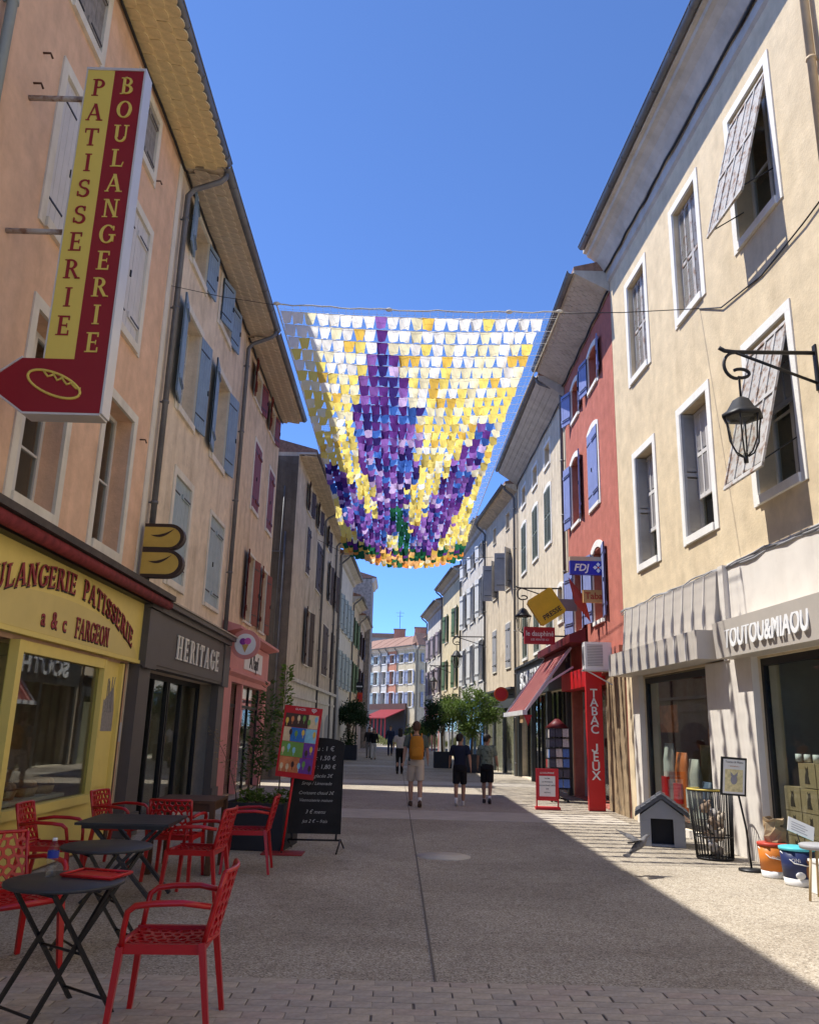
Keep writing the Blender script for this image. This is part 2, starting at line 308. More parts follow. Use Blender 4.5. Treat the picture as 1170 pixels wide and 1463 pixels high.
tag(j.build('paving_joint', JOINT), kind='structure')
c = at_z(634, 1224); mh = MB(); mh.rings([(c.x, c.y, -.02, .36, .36), (c.x, c.y, .006, .36, .36)], 28)
tag(mh.build('manhole_cover', mat('pale_cover', (.58, .53, .45), rough=.8, var=.1, scale=6)), 'round pale concrete manhole cover in the middle of the paving', 'manhole')
# brick band across the street in the foreground
BRK = [mat('brick_paver_%s' % k, cc, rough=.85, var=.18, scale=14, bump=.3, bscale=70) for k, cc in (('tan', (.46, .39, .31)), ('grey', (.41, .355, .295)), ('rose', (.44, .36, .295)))]
tag(bx('brick_band', (-4.2, 3.2, -.02), (5, 6.05, .002), mat('sandy_mortar', (.20, .17, .135), rough=1)), kind='structure')
bb = bpy.data.objects['brick_band']
bm_ = []
for q in BRK:
    k = MB(); a, b_, h = .122, .052, .009
    k.add([(-a,-b_,0),(a,-b_,0),(a,b_,0),(-a,b_,0),(-a,-b_,h-.003),(a,-b_,h-.003),(a,b_,h-.003),(-a,b_,h-.003),(-a+.004,-b_+.004,h),(a-.004,-b_+.004,h),(a-.004,b_-.004,h),(-a+.004,b_-.004,h)],
          [(0,1,5,4),(1,2,6,5),(2,3,7,6),(3,0,4,7),(4,5,9,8),(5,6,10,9),(6,7,11,10),(7,4,8,11),(8,9,10,11)])
    o = k.build('brick', q, bb); bm_.append(o.data); bpy.data.objects.remove(o)
rest = MB()
for r_ in range(26):
    y = 5.985-r_*.112
    for i in range(-17, 20):
        x = i*.25+(.125 if r_ % 2 else 0)+random.uniform(-.006, .006)
        if abs(x) < .62*(y+.35) and r_ < 9 and -3.6 < x < 3.9: link(random.choice(bm_), 'brick', bb, T(x, y, .002+random.uniform(0, .003), random.uniform(-.012, .012)))
        else: rest.box((x-.121, y-.051, .002), (x+.121, y+.051, .009))
tag(rest.build('brick_paving', BRK[0], bb, fixn=False), kind='stuff')
# ------------------------------------------------------------------ buildings
class Bld:
    def __init__(s, name, label, A, B, h, wm, depth=9., cat='building'):
        s.A, s.B, s.h, s.wm, s.depth = Vector(A), Vector(B), h, wm, depth
        d = s.B-s.A; s.L = d.length; s.ang = math.atan2(d.y, d.x)
        s.z0 = gz((A[1]+B[1])/2)
        s.root = thing(name, label, cat, (A[0], A[1], s.z0), s.ang); s.M = T(A[0], A[1], s.z0, s.ang); s.inv = s.M.inverted(); s.ops = []
    def u(s, y): return (y-s.A.y)/(s.B.y-s.A.y)*s.L
    def hit(s, px, py, n=0.):
        o = s.inv @ Vector((0, 0, EYE)); d = s.inv.to_3x3() @ ray(px, py); t = (n-o.y)/d.y; p = o+d*t; return p.x, p.z
    def finish(s, roof=True):
        us = sorted({0, s.L, *[v for o in s.ops for v in o[:2]]}); zs = sorted({-.3, s.h, *[v for o in s.ops for v in o[2:4]]})
        m = MB(); W = len(zs); m.v = [(u, 0, z) for u in us for z in zs]
        for i in range(len(us)-1):
            for k in range(W-1):
                cu, cz = (us[i]+us[i+1])/2, (zs[k]+zs[k+1])/2
                if not any(o[0] < cu < o[1] and o[2] < cz < o[3] for o in s.ops): m.f.append((i*W+k, i*W+k+1, (i+1)*W+k+1, (i+1)*W+k)); m.mi.append(0); m.sm.append(False)
        for a, b, c, d, dp in [o[:5] for o in s.ops]:
            m.add([(a,0,c),(b,0,c),(b,0,d),(a,0,d),(a,-dp,c),(b,-dp,c),(b,-dp,d),(a,-dp,d)], [(0,1,5,4),(1,2,6,5),(2,3,7,6),(3,0,4,7)])
        D = s.depth; h = s.h; g_ = .006
        m.add([(g_,0,-.3),(g_,-D,-.3),(g_,-D,h),(g_,0,h),(s.L-g_,0,-.3),(s.L-g_,-D,-.3),(s.L-g_,-D,h),(s.L-g_,0,h)], [(0,1,2,3),(4,5,6,7),(1,5,6,2)])
        o = m.build('wall', s.wm, s.root, fixn=False)
        if roof: s.roof()
        return o
    def roof(s, over=.0):
        over = getattr(s, 'over', .7); h = s.h+getattr(s, 'rise', .12); D = s.depth
        m = MB(); m.prism([(over,h),(over,h+.1),(-D/2,h+1.5),(-D,h+.1),(-D,h)], 'x', .004, s.L-.004); m.build('roof', ROOF, s.root)
def gutter(b, n, z, u0, u1, r=.085):
    m = MB(); m.smooth = True; k = 8; ring_ = [(n+r*math.cos(R(180+180*i/k)), z+r*math.sin(R(180+180*i/k))) for i in range(k+1)]
    inn = [(n+(r-.008)*math.cos(R(360-180*i/k)), z+(r-.008)*math.sin(R(360-180*i/k))) for i in range(k+1)]
    m.prism(ring_+inn, 'x', u0, u1); m.smooth = False
    m.tube([(u0, n+r, z), (u1, n+r, z)], .013, 6)
    for i in range(int((u1-u0)/.9)+1):
        uu = u0+.2+i*.9
        if uu < u1: m.prism([(n+(r+.006)*math.cos(R(180+180*q/k)), z+(r+.006)*math.sin(R(180+180*q/k))) for q in range(k+1)], 'x', uu, uu+.03)
    return m.build('gutter', ZINC, b.root)
def downpipe(b, u, ztop, zbot, n0, mt=None, r=.05, nw=.09):
    m = MB(); m.tube([(u,n0,ztop),(u,n0,ztop-.15),(u,n0-.08,ztop-.24),(u,nw+.1,ztop-.42),(u,nw,ztop-.55),(u,nw,zbot)], r, 8)
    z = ztop-1
    while z > zbot: m.tube([(u,nw,z),(u,nw,z-.04)], r+.012, 8); m.box((u-.01,0,z-.03), (u+.01,nw,z-.01)); z -= 1.7
    return m.build('downpipe', mt or ZINC, b.root)
TILEM = {}
def tile_mesh(mt):
    if mt.name not in TILEM:
        k = 6; w = .094; L_ = .19
        poly = [(-w, -.05), (w, -.05)] + [(w*math.cos(R(180*i/k)), L_-.05+.055*math.sin(R(180*i/k))) for i in range(k+1)]
        o = MB().prism(poly, 'z', -.018, .002).build('tile', mt); TILEM[mt.name] = o.data; bpy.data.objects.remove(o)
    return TILEM[mt.name]
def tile_soffit(b, z, over, mt, backm, single=True, pitch=.19):
    """flat round-ended tiles overlapping outward on the underside of the eave"""
    me = tile_mesh(mt); joined = MB(); rows = int(over/pitch); n = int(b.L/.195)
    MB().box((.005, -.1, z+.03), (b.L-.005, over, z+.1)).build('eave_board', backm, b.root)
    for r_ in range(rows):
        for i in range(n):
            u = .1+i*(b.L-.1)/n+(.07 if r_ % 2 else 0)
            if u > b.L-.1: continue
            M = T(u+random.uniform(-.006, .006), r_*pitch+.04, z+random.uniform(-.006, .006), random.uniform(-.03, .03), R(-6+random.uniform(-1.5, 1.5)))
            if single: link(me, 'tile', b.root, M)
            else: joined.M = M; joined.add([tuple(v.co) for v in me.vertices], [tuple(p.vertices) for p in me.polygons])
    if joined.f: tag(joined.build('tile_row', mt, b.root), kind='stuff')
    b.over = over+.02; b.rise = z+.1-b.h
SHM = {}
def shutter_mesh(w, h, style, mt):
    k = (round(w, 2), round(h, 2), style, mt.name)
    if k in SHM: return SHM[k]
    m = MB(); t = .034; w, h = k[0], k[1]
    if style == 'plank':
        n = max(3, round(w/.12))
        for i in range(n): m.box((i*w/n+.003, 0, 0), ((i+1)*w/n-.003, t+.001*(i % 2), h))
        m.box((.003, .006, .003), (w-.003, t-.007, h-.003))
        for z in (h*.13, h*.84): m.box((.02, t, z), (w-.02, t+.024, z+.085)); m.cur = 1; m.box((.0, -.008, z+.025), (w*.8, 0, z+.05)); m.box((.0, t+.024, z+.025), (w*.8, t+.03, z+.05)); m.cur = 0
        m.cur = 1; m.box((w-.07, -.02, h*.45), (w-.04, 0, h*.45+.1)); m.cur = 0
    else:
        f = .055
        m.box((0, 0, 0), (f, t, h)); m.box((w-f, 0, 0), (w, t, h)); m.box((w/2-.02, .001, .0), (w/2+.02, t-.001, h)) if w > .4 else None
        for z in (0, h*.48, h-.07): m.box((f, .001, z), (w-f, t-.001, z+.07))
        z = .09; st = .05 if style == 'louver' else .042
        while z < h-.1:
            if not (h*.46 < z < h*.49+.07): m.add([(f, .004, z), (w-f, .004, z), (w-f, t-.008, z+st*1.2), (f, t-.008, z+st*1.2)], [(0,1,2,3)])
            z += st
    o = m.build('shutter', [mt, IRON], fixn=False); SHM[k] = o.data; bpy.data.objects.remove(o); return o and SHM[k]
def shutters(b, win, u0, u1, z0, z1, st, sm, ang, n):
    w = (u1-u0)/2-.004; h = z1-z0-.02
    angs = ang if isinstance(ang, tuple) else (ang, ang)
    me = shutter_mesh(w, h, st, sm)
    if angs[0] is not None: link(me, 'shutter', win, T(u0+.003, n, z0+.01, R(angs[0])))
    if angs[1] is not None: link(me, 'shutter', win, T(u1-.003, n+(.034 if angs[1] < 90 else 0), z0+.01, R(180-angs[1])))
def window(b, y0, y1, z0, z1, sm=None, ang=0, style='plank', sur=.13, surm=None, depth=.24, arch=0., inset=None, curtain=None, fr=None, proud=.022, sill=True, trans=3, label=None, bare=False):
    u0, u1 = sorted((b.u(y0), b.u(y1))); z0 -= b.z0*0
    b.ops.append((u0, u1, z0, z1, depth+.1))
    m = MB(); p = proud
    s = max(sur, .03)
    m.box((u0-s, -.02, z0-s*.9), (u0+.004, p, z1)); m.box((u1-.004, -.02, z0-s*.9), (u1+s, p, z1)); m.box((u0+.004, -.02, z0-s*.9), (u1-.004, p+(.03 if sill else 0), z0+.003))
    if arch:
        n = 10; uc = (u0+u1)/2; hw = (u1-u0)/2
        top = [(u0-s + (u1-u0+2*s)*i/n, z1+s*.7+arch*(1-((i/n)*2-1)**2)) for i in range(n+1)]
        bot = [(u1 - (u1-u0)*i/n, z1-arch*.6+arch*(1-((i/n)*2-1)**2)) for i in range(n+1)]
        m.prism([(u0-s, z1)]+top+[(u1+s, z1), (u1, z1)]+bot[1:-1]+[(u0, z1)], 'y', -.02, p)
    else: m.box((u0-s, -.021, z1-.003), (u1+s, p+.001, z1+s))
    win = m.build('window', surm or SURR, b.root)
    if label: win['label'] = label
    closed = sm is not None and ang == 0
    if not bare:
        fm = MB(); d = depth; t = .055
        fm.box((u0, -d-.06, z0), (u0+t, -d, z1)); fm.box((u1-t, -d-.06, z0), (u1, -d, z1)); fm.box((u0+t, -d-.059, z0), (u1-t, -d-.001, z0+t+.02)); fm.box((u0+t, -d-.059, z1-t), (u1-t, -d-.001, z1))
        uc = (u0+u1)/2; fm.box((uc-.04, -d-.058, z0+t+.02), (uc+.04, -d+.008, z1-t))
        for q in range(1, trans):
            z = z0+(z1-z0)*q/trans; fm.box((u0+t, -d-.05, z-.014), (uc-.04, -d-.008, z+.014)); fm.box((uc+.04, -d-.05, z-.014), (u1-t, -d-.008, z+.014))
        fm.build('frame', fr or WINFR, win, fixn=False)
        for a, c in ((u0+t, uc-.04), (uc+.04, u1-t)): MB().box((a, -d-.034, z0+t), (c, -d-.026, z1-t)).build('pane', GLASS, win, fixn=False)
        if curtain:
            cm = MB(); k = 14
            cm.add([(u0+.03+(u1-u0-.06)*i/k, -d-.12-.02*(i % 2), z) for z in (z0, z1) for i in range(k+1)], [(i, i+1, k+2+i, k+1+i) for i in range(k)]); cm.build('curtain', curtain, win, fixn=False)
        else:
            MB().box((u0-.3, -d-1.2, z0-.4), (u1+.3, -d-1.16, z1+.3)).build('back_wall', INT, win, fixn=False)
    else:
        MB().box((u0, -depth-.13, z0), (u1, -depth-.1, z1)).build('back_board', INT, win, fixn=False)
    if sm: shutters(b, win, u0, u1, z0, z1, style, sm, ang, (inset if inset is not None else (-.05 if closed else .03)))
    return win
# ------------------------------------------------------------------ left side of the street
LX = -4.05
A0 = Bld('rendered_house', 'grey rendered house at the extreme left edge beside the terracotta facade', (LX, 6.38), (LX, -7), 11.2, P_GREYB); A0.over = .8; A0.rise = .1
window(A0, 4.6, 5.7, 3.9, 5.9, GREYW); window(A0, 2, 3.1, 3.9, 5.9, GREYW); gutter(A0, .8, 11.2, 0, A0.L); A0.finish()
A = Bld('bakery_house', 'terracotta plastered house over the yellow bakery shopfront', (LX, 12.33), (LX, 6.42), 11.05, P_TERRA)
window(A, 8.06, 9.14, 3.88, 5.94, GREYW, (None, None), trans=3, label='open cream framed window above the bakery awning, nearest the camera'); window(A, 10.3, 11.38, 3.9, 5.9, trans=2)
window(A, 7.88, 8.95, 6.96, 8.84, WHITEW, 0); window(A, 10.15, 11.1, 6.98, 8.86, WHITEW, 0)
window(A, 7.72, 8.62, 9.78, 10.72, GREYW, 0); window(A, 10.02, 10.92, 9.76, 10.72, GREYW, 0)
tile_soffit(A, 11.02, .76, TILE_Y, TILE_Y); gutter(A, .76, 11.12, 0, A.L)
# quoin strip at the far end of the facade and old iron hooks
MB().box((.02, -.01, 3.4), (.2, .018, 11.0)).build('corner_strip', SURR, A.root, fixn=False)
dp = MB()
for px, py in ((62, 75), (48, 118), (199, 108), (222, 258), (200, 628)):
    u, z = A.hit(px, py); dp.tube([(u, 0, z), (u, .08, z), (u-.02, .1, z-.05)], .012, 6)
dp.build('wall_hook', mat('rusty_iron', (.10, .05, .03), rough=.9), A.root)
downpipe(A, A.L-.05, 11.1, 0, .74, mat('grey_green_downpipe', (.27, .30, .30), rough=.6))
# bakery shopfront
pu0, pu1 = A.u(12.3), A.u(5.9)
A.ops.append((A.u(11.98), A.L-.06, 0.02, 2.43, .3))
sb = MB(); u_, z_ = A.hit(207, 868); top = 3.42
sb.box((pu0-.3, .06, 2.47), (A.L-.04, .13, top)); fas = sb.build('sign_board', YELL, A.root, fixn=False)
tr = MB()
for z in (2.47, top-.05): tr.box((pu0-.31, .128, z), (A.L-.05, .155, z+.05))
tr.box((pu0-.31, .127, 2.52), (pu0-.26, .154, top-.05)); tr.build('trim', YELL, fas, fixn=False)
am = mat('lemon_sign_paint', (.66, .52, .17), rough=.5, var=.05)
ar = MB(); uc = (A.u(12.35)+A.u(6.9))/2; k = 30; pts = [(uc+2.65*math.cos(R(180*i/k)), 2.53+.46*math.sin(R(180*i/k))) for i in range(k+1)]
ar.prism(pts, 'y', .12, .1335).build('arch_panel', am, fas)
def arch_word(nm, mt_, word, off, dn, hh=.24):
    ws = [glyph(c)[1]*hh*.92+.018 if c != ' ' else .16 for c in word]; tot = sum(ws); span = 4.75; x = -tot/2
    for c, wd in zip(word, ws):
        t = (x+wd/2)/tot; ang = t*1.5; ux = span*t
        base = 2.60+.47*max(0, (math.cos(t*math.pi*.97)))**.75; sl = -math.sin(t*math.pi)*.42
        def fn(gx, gz_, d, wd=wd, ux=ux, base=base, sl=sl):
            xx = ux+(gx-wd/2)*span/tot
            return (uc-(xx+off[0]), .134+dn+d, base+gz_+(xx-ux)*sl+off[1])
        if c != ' ': mb = MB(); put_glyph(mb, c, hh, fn, .92, 0, .006); mb.build(nm, mt_, fas)
        x += wd
arch_word('letter_shadow', BLACKL, 'BOULANGERIE PATISSERIE', (.014, -.016), .001)
arch_word('letter', REDL, 'BOULANGERIE PATISSERIE', (0, 0), .012)
for dx, dz, nn, mt_ in ((.012, -.014, .136, BLACKL), (0, 0, .142, REDL)):
    text('a  &  c', .27, .004, mt_, fas, T(A.u(9.25)-dx, nn, 2.70+dz) @ WALLTX, bold=.008)
    x = 0
    for ch in 'FARGEON':
        def fn(gx, gz_, d, x=x): return (A.u(9.86)-x-gx-dx, nn+d, 2.59+gz_+dz)
        gb = MB(); x += put_glyph(gb, ch, .24, fn, .86, 0, .005)+.012; gb.build('letter', mt_, fas)
# awning cassette above the board
aw = MB(); n0 = .14
aw.box((pu0-.75, .02, 3.5), (A.L-.05, .42, 3.58)); awc = aw.build('awning_hood', mat('weathered_brown_metal', (.07, .055, .045), rough=.7, var=.35, scale=6), A.root, fixn=False)
MB().tube([(pu0-.7, .33, 3.43), (A.L-.06, .33, 3.43)], .07, 12).build('awning_roll', mat('faded_red_awning_cloth', (.20, .03, .03), rough=.9, var=.35, scale=8), A.root)
aw = MB(); aw.box((pu0-.72, .05, 3.36), (A.L-.06, .25, 3.5)); aw.build('awning_box', DARKM, A.root, fixn=False)
# window, frame, panel
f = MB(); yw0, yw1 = 8.72, 11.15; ua, ub = A.u(yw1), A.u(yw0)
f.box((ua-.09, -.02, .62), (ua, .09, 2.43)); f.box((ub, -.02, .62), (ub+.12, .09, 2.43)); f.box((ua, -.02, 2.31), (ub, .085, 2.43)); f.box((ua, -.02, .62), (ub, .1, .72))
u2 = A.u(11.95); f.box((u2, -.02, .62), (u2+.06, .088, 2.43)); f.box((u2+.06, -.02, .62), (ua-.09, .03, 2.43)); f.box((u2+.12, .03, .78), (ua-.15, .045, 1.45)); f.box((u2, -.03, .03), (A.L-.06, .05, .62))
bw = f.build('bakery_shopfront', YELL, A.root, fixn=False)
MB().box((ua, .01, .72), (ub, .02, 2.31)).build('pane', SHOPGLASS, bw, fixn=False)
d = MB(); d.box((ub+.12, -.06, .62), (A.L-.1, .05, .74)); d.box((A.L-.2, -.06, .03), (A.L-.1, .05, 2.43)); d.build('door_frame', YELL, bw, fixn=False)
MB().box((ub+.12, -.02, .74), (A.L-.2, -.01, 2.43)).build('pane', SHOPGLASS, bw, fixn=False)
dr = MB(); rr = random.Random(3); GREYD = mat('grey_wheat_print', (.26, .24, .23), rough=.7, var=.3, scale=30)
dr.prism([(u2+.11, 1.5), (ua-.14, 1.5), (ua-.14, 1.75), (ua-.2, 1.95), (ua-.28, 1.9), (u2+.2, 2.1), (u2+.11, 1.8)], 'y', .031, .035)
for i in range(9):
    x0 = u2+.2+rr.uniform(0, .3); dr.bar((x0, .033, 1.75), (x0+rr.uniform(-.12, .12), .033, 2.1+rr.uniform(0, .15)), .012, .004); 
dr.build('wheat_drawing', GREYD, bw)
# dim interior: counter, shelves, wall
it = MB(); it.box((u2, -2.6, .02), (A.L-.1, -2.55, 2.6)); it.box((u2, -2.6, 0), (A.L-.1, -.3, .02)); it.box((u2, -2.6, 2.5), (A.L-.1, -.3, 2.55)); it.build('interior', mat('brown_shop_interior', (.13, .09, .06), rough=.8, var=.3), bw, fixn=False)
ct = MB(); ct.box((ua+.5, -1.3, .02), (ub+.2, -.7, 1.0)); ct.box((ua+.45, -1.35, 1.0), (ub+.25, -.65, 1.04)); ct.build('counter', mat('counter_wood', (.22, .13, .07), rough=.5), bw, fixn=False)
ct = MB()
for i in range(9): ct.ball((ua+.6+i*.25, -1.0, 1.12), (.1, .2, .08))
ct.build('bread_loaves', mat('crust', (.34, .18, .07), rough=.8), bw)
bx('display_ledge', (ua+.1, -.62, .70), (ub-.05, -.2, .74), mat('pale_ledge', (.55, .5, .4), rough=.6), bw)
for k_, (yy, what) in enumerate(((9.15, 'nearest the door'), (9.75, 'second from the door'), (10.3, 'third from the door'), (10.8, 'farthest from the door'))):
    tb = thing('bread_basket', 'wicker basket of golden loaves in the bakery window, '+what, 'basket', A.M @ Vector((A.u(yy), -.4, .745)), A.ang, 'baskets in the bakery window')
    MB().rings([(0, 0, 0, .15, .12), (0, 0, .1, .19, .15), (0, 0, .1, .175, .135), (0, 0, .03, .14, .11)], 16).build('wicker', mat('wicker', (.34, .22, .10), rough=.9, var=.3, scale=40), tb)
    for j_ in range(4): MB().ball((-.09+.06*j_, .02*(j_ % 2), .13+.02*(j_ % 2)), (.045, .12, .045)).build('loaf', mat('crust', (.34, .18, .07), rough=.8), tb)
# door leaf, intercom between bakery and next shop
MB().box((A.u(12.1), -.02, .03), (A.u(11.98)-.01, .06, 2.45)).build('door_post', WOODS, A.root, fixn=False)
MB().box((.05, 0, 1.35), (.13, .03, 1.62)).build('intercom', ALU, A.root, fixn=False)
A.finish()
def eave_cable(b, z):
    q = random.Random(int(b.A.y*10)); k = int(b.L/.35)
    MB().tube([(i*b.L/k, .05+q.uniform(-.01, .012), z+q.uniform(-.02, .02)) for i in range(k+1)], .024, 5).build('cable', DARKM, b.root)
eave_cable(A, 10.97)
# ---- house B with the taupe shop
B = Bld('blue_shutter_house', 'pink beige house with grey blue shutters above the taupe shop', (LX, 18.5), (LX, 12.35), 11.05, P_PINK)
for y0, y1, an in ((13.35, 14.5, (173, 170)), (15.98, 17.2, (172, 172))): window(B, y0, y1, 7.02, 8.88, BLUEG, an, surm=SURR, trans=3, curtain=mat('cream_blind', (.55, .50, .40)))
window(B, 13.3, 14.4, 9.86, 10.86, BLUEG, (172, 170), curtain=mat('cream_blind', (.55, .5, .4))); window(B, 15.65, 16.8, 9.86, 10.86, BLUEG, (172, 12))
window(B, 13.75, 14.85, 4.02, 5.86, TEAL, 0); window(B, 16.5, 17.8, 4.02, 5.86, TEAL, 0, sur=.08)
tile_soffit(B, 11.0, .72, TILE_G, TILE_G); gutter(B, .74, 11.1, 0, B.L); downpipe(B, B.L-.12, 11.1, 3.7, .72); downpipe(B, .1, 11.1, 3.6, .72)
B.ops.append((B.u(18.3), B.u(12.75), .03, 2.45, .5))
sh = MB(); ua, ub = B.u(18.45), B.u(12.4)
sh.box((ua, .0, 2.45), (ub, .2, 3.42)); sh.box((ua-.05, .0, 3.42), (ub+.05, .34, 3.5)); sh.box((ua, .2, 3.32), (ub, .26, 3.42)); sh.box((ua+.55, .2, 2.5), (ub-.55, .215, 3.25))
for a, b in ((ua, ua+.55), (ub-.55, ub)):
    sh.box((a, .0, .03), (b, .16, 2.45)); sh.box((a-.02, .16, .03), (b+.02, .2, .35)); sh.box((a-.01, .2, 2.42), (b+.01, .24, 3.3))
HS = sh.build('shopfront', HERI, B.root, fixn=False)
x = 0; u0 = B.u(14.05)
for ch in 'HERITAGE':
    def fn(gx, gz_, d, x=x): return (u0-x-gx, .225+d, 2.68+gz_)
    gb = MB(); x += put_glyph(gb, ch, .40, fn, 1.12, 0, .022)+.11; gb.build('letter', LETW, HS)
zf = MB(); zf.box((ua-.06, .02, 3.5), (ub+.06, .37, 3.525)); zf.build('flashing', mat('lead_flashing', (.42, .36, .28), rough=.7), HS, fixn=False)
gf = MB(); a, b = ua+.55, ub-.55
for u in (a, a+1.4, a+2.3, a+2.42, a+3.3, b-.06): gf.box((u, -.32, .03), (u+.06, -.24, 2.45))
gf.box((a, -.319, 2.36), (b, -.241, 2.45)); gf.box((a, -.318, .03), (b, -.242, .12)); gf.build('frame', DARKM, HS, fixn=False)
MB().box((a, -.29, .1), (b, -.28, 2.4)).build('pane', SHOPGLASS, HS, fixn=False)
MB().box((a-.2, -3, .0), (b+.2, -2.9, 2.6)).build('interior', INTL, HS, fixn=False); bx('floor_slab', (a-.2, -2.9, 0), (b+.2, -.35, .02), INT, HS)
ck = MB()
for i in range(4): ck.box((a+.3+i*1.2, -2.2, .02), (a+1.1+i*1.2, -1.8, .9+.2*(i % 2)))
ck.build('display_cabinets', INT, HS, fixn=False)
B.finish()
eave_cable(B, 10.95)
# ---- house C with the ice cream shop
Cc = Bld('oxblood_shutter_house', 'ochre beige house with oxblood red shutters above the pink ice cream shop', (LX, 24.45), (LX, 18.52), 11.0, P_OCHRE)
for y0, y1 in ((19.85, 20.95), (22.35, 23.4)): window(Cc, y0, y1, 9.9, 10.75, OXRED, (172, 168), sur=.05)
for y0, y1 in ((20.6, 21.6), (23.0, 23.95)): window(Cc, y0, y1, 7.15, 8.95, OXRED, 0, sur=.1, inset=-.01)
for y0, y1 in ((20.75, 21.75), (22.95, 23.9)): window(Cc, y0, y1, 4.2, 5.95, OXRED, (172, 170), sur=.06, curtain=mat('cream_blind', (.55, .5, .4)))
tile_soffit(Cc, 10.95, .72, TILE_G, TILE_G); gutter(Cc, .74, 11.05, 0, Cc.L)
Cc.ops.append((Cc.u(24.1), Cc.u(19.3), .03, 2.6, .4))
ua, ub = Cc.u(24.42), Cc.u(18.62); s = MB()
s.box((ua, .0, 2.6), (ub, .14, 3.65)); s.prism([(.0, 3.65), (.42, 3.74), (.42, 3.8), (0, 3.92)], 'x', ua-.04, ub+.1); s.prism([(.14, 2.72), (.24, 2.8), (.24, 2.86), (.14, 2.9)], 'x', ua-.02, ub+.02)
for a, b in ((ua, ua+.5), (ub-.75, ub), (ub-2.2, ub-2.05)): s.box((a, -.005, .03), (b, .13, 2.6))
CS = s.build('shopfront', PINK, Cc.root)
MB().box((ua+1.2, .14, 2.98), (ua+3.8, .16, 3.5)).build('sign_panel', WHITE, CS, fixn=False); text('A l\'apf', .5, .005, BLACKL, CS, T(ua+2.5, .166, 3.2) @ WALLTX, bold=.015)
gf = MB()
for u in (ua+.5, ua+2.0, ub-2.26, ub-.81): gf.box((u, -.06, .03), (u+.06, .0, 2.6))
gf.box((ua+.5, -.059, 2.05), (ub-.75, -.001, 2.12)); gf.build('frame', DARKM, CS, fixn=False); MB().box((ua+.5, -.04, .05), (ub-.75, -.03, 2.6)).build('pane', SHOPGLASS, CS, fixn=False)
MB().box((ua, -2.5, 0), (ub, -2.45, 2.7)).build('interior', INTL, CS, fixn=False)
Cc.finish()
eave_cable(Cc, 10.9)
# round ice-cream sign sticking out of house C
px_, py_ = at_y(351, 921, 18.75), 0
rs = thing('ice_cream_sign', 'round pink projecting sign with a two scoop ice cream cone', 'sign', (px_.x, 18.75, px_.z))
def disc(mb, r, y0, y1, n=32, c=(0, 0)): mb.prism([(c[0]+r*math.cos(2*math.pi*i/n), c[1]+r*math.sin(2*math.pi*i/n)) for i in range(n)], 'y', y0, y1); return mb
disc(MB(), .33, -.05, .05).build('board', PINK, rs); disc(MB(), .24, -.056, -.05).build('face', WHITE, rs)
MB().prism([(0, -.19), (.08, .0), (-.08, .0)], 'y', -.062, -.056).build('cone', mat('wafer', (.55, .33, .10)), rs)
disc(MB(), .075, -.066, -.056, 16, (-.055, .06)).build('scoop', mat('violet_ice', (.25, .05, .30)), rs); disc(MB(), .075, -.07, -.056, 16, (.055, .07)).build('scoop', mat('pink_ice', (.6, .12, .4)), rs)
MB().bar((-.3, 0, 0), (LX+.1-px_.x, 0, 0), .04, .04).build('bracket', DARKM, rs)
# ---- beyond the alley
Dd = Bld('brown_shutter_house', 'weathered cream house with dark brown shutters standing forward beyond the alley', (-3.38, 42), (-3.75, 27), 10.85, P_GREYB)
for y0, y1, z0, z1, an in ((27.9, 28.8, 9.0, 9.95, 168), (30.6, 31.5, 9.0, 9.95, 168), (34, 34.8, 9.0, 9.9, 168), (28.2, 29, 6.85, 8.5, 0), (31.0, 32.6, 6.75, 8.6, 0), (35.2, 36.1, 6.9, 8.6, 170), (37.6, 38.5, 6.9, 8.6, 170), (29.0, 30.1, 3.75, 5.7, 170), (34.2, 36.0, 3.75, 5.8, 0), (37.2, 38.6, 3.75, 5.8, 0)):
    y0, y1, z0, z1 = y0*1.06, y1*1.06, 1.62+(z0-1.62)*1.06, 1.62+(z1-1.62)*1.06
    window(Dd, y0, y1, z0, z1, BROWN, an, sur=.05, inset=0.01 if an == 0 else None)
tile_soffit(Dd, 10.75, .6, TILE_G, SOFF, single=False); gutter(Dd, .64, 10.85, 0, Dd.L); downpipe(Dd, Dd.u(34.6), 10.85, 0, .6); downpipe(Dd, Dd.u(39.6), 10.85, 0, .6); downpipe(Dd, Dd.u(41.8), 10.85, 0, .6)
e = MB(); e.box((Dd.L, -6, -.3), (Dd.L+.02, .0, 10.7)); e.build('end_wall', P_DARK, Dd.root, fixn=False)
p = MB(); p.tube([(Dd.L+.06, -.3, 8), (Dd.L+.06, -.3, .1)], .03, 8); p.tube([(Dd.L+.06, -.9, 7.3), (Dd.L+.06, -.35, 7.3)], .025, 8); p.tube([(Dd.L+.06, -.42, 9.6), (Dd.L+.06, -.46, 4)], .02, 6); p.build('end_pipes', ZINC, Dd.root)
s = MB(); s.box((Dd.u(41.9), 0, 0), (Dd.u(27.15), .06, 3.1)); s.box((Dd.u(41.95), 0, 3.1), (Dd.u(27.05), .16, 3.22)); s.box((Dd.u(41.9), .06, 2.6), (Dd.u(27.6), .1, 2.7))
ws = s.build('plaster_shopfront', P_WHITE, Dd.root, fixn=False)
for y0, y1 in ((28.3, 30.6), (31.6, 34), (35.2, 37.4), (38.2, 40.6)):
    k = 12; uu0, uu1 = Dd.u(y1), Dd.u(y0); hw = (uu1-uu0)/2
    MB().prism([(uu0, .02), (uu1, .02)]+[(uu0+hw+hw*math.cos(R(180*i/k)), 1.7+.5*math.sin(R(180*i/k))) for i in range(k+1)], 'y', .061, .075).build('arched_door', GREYS, ws)
Dd.finish()
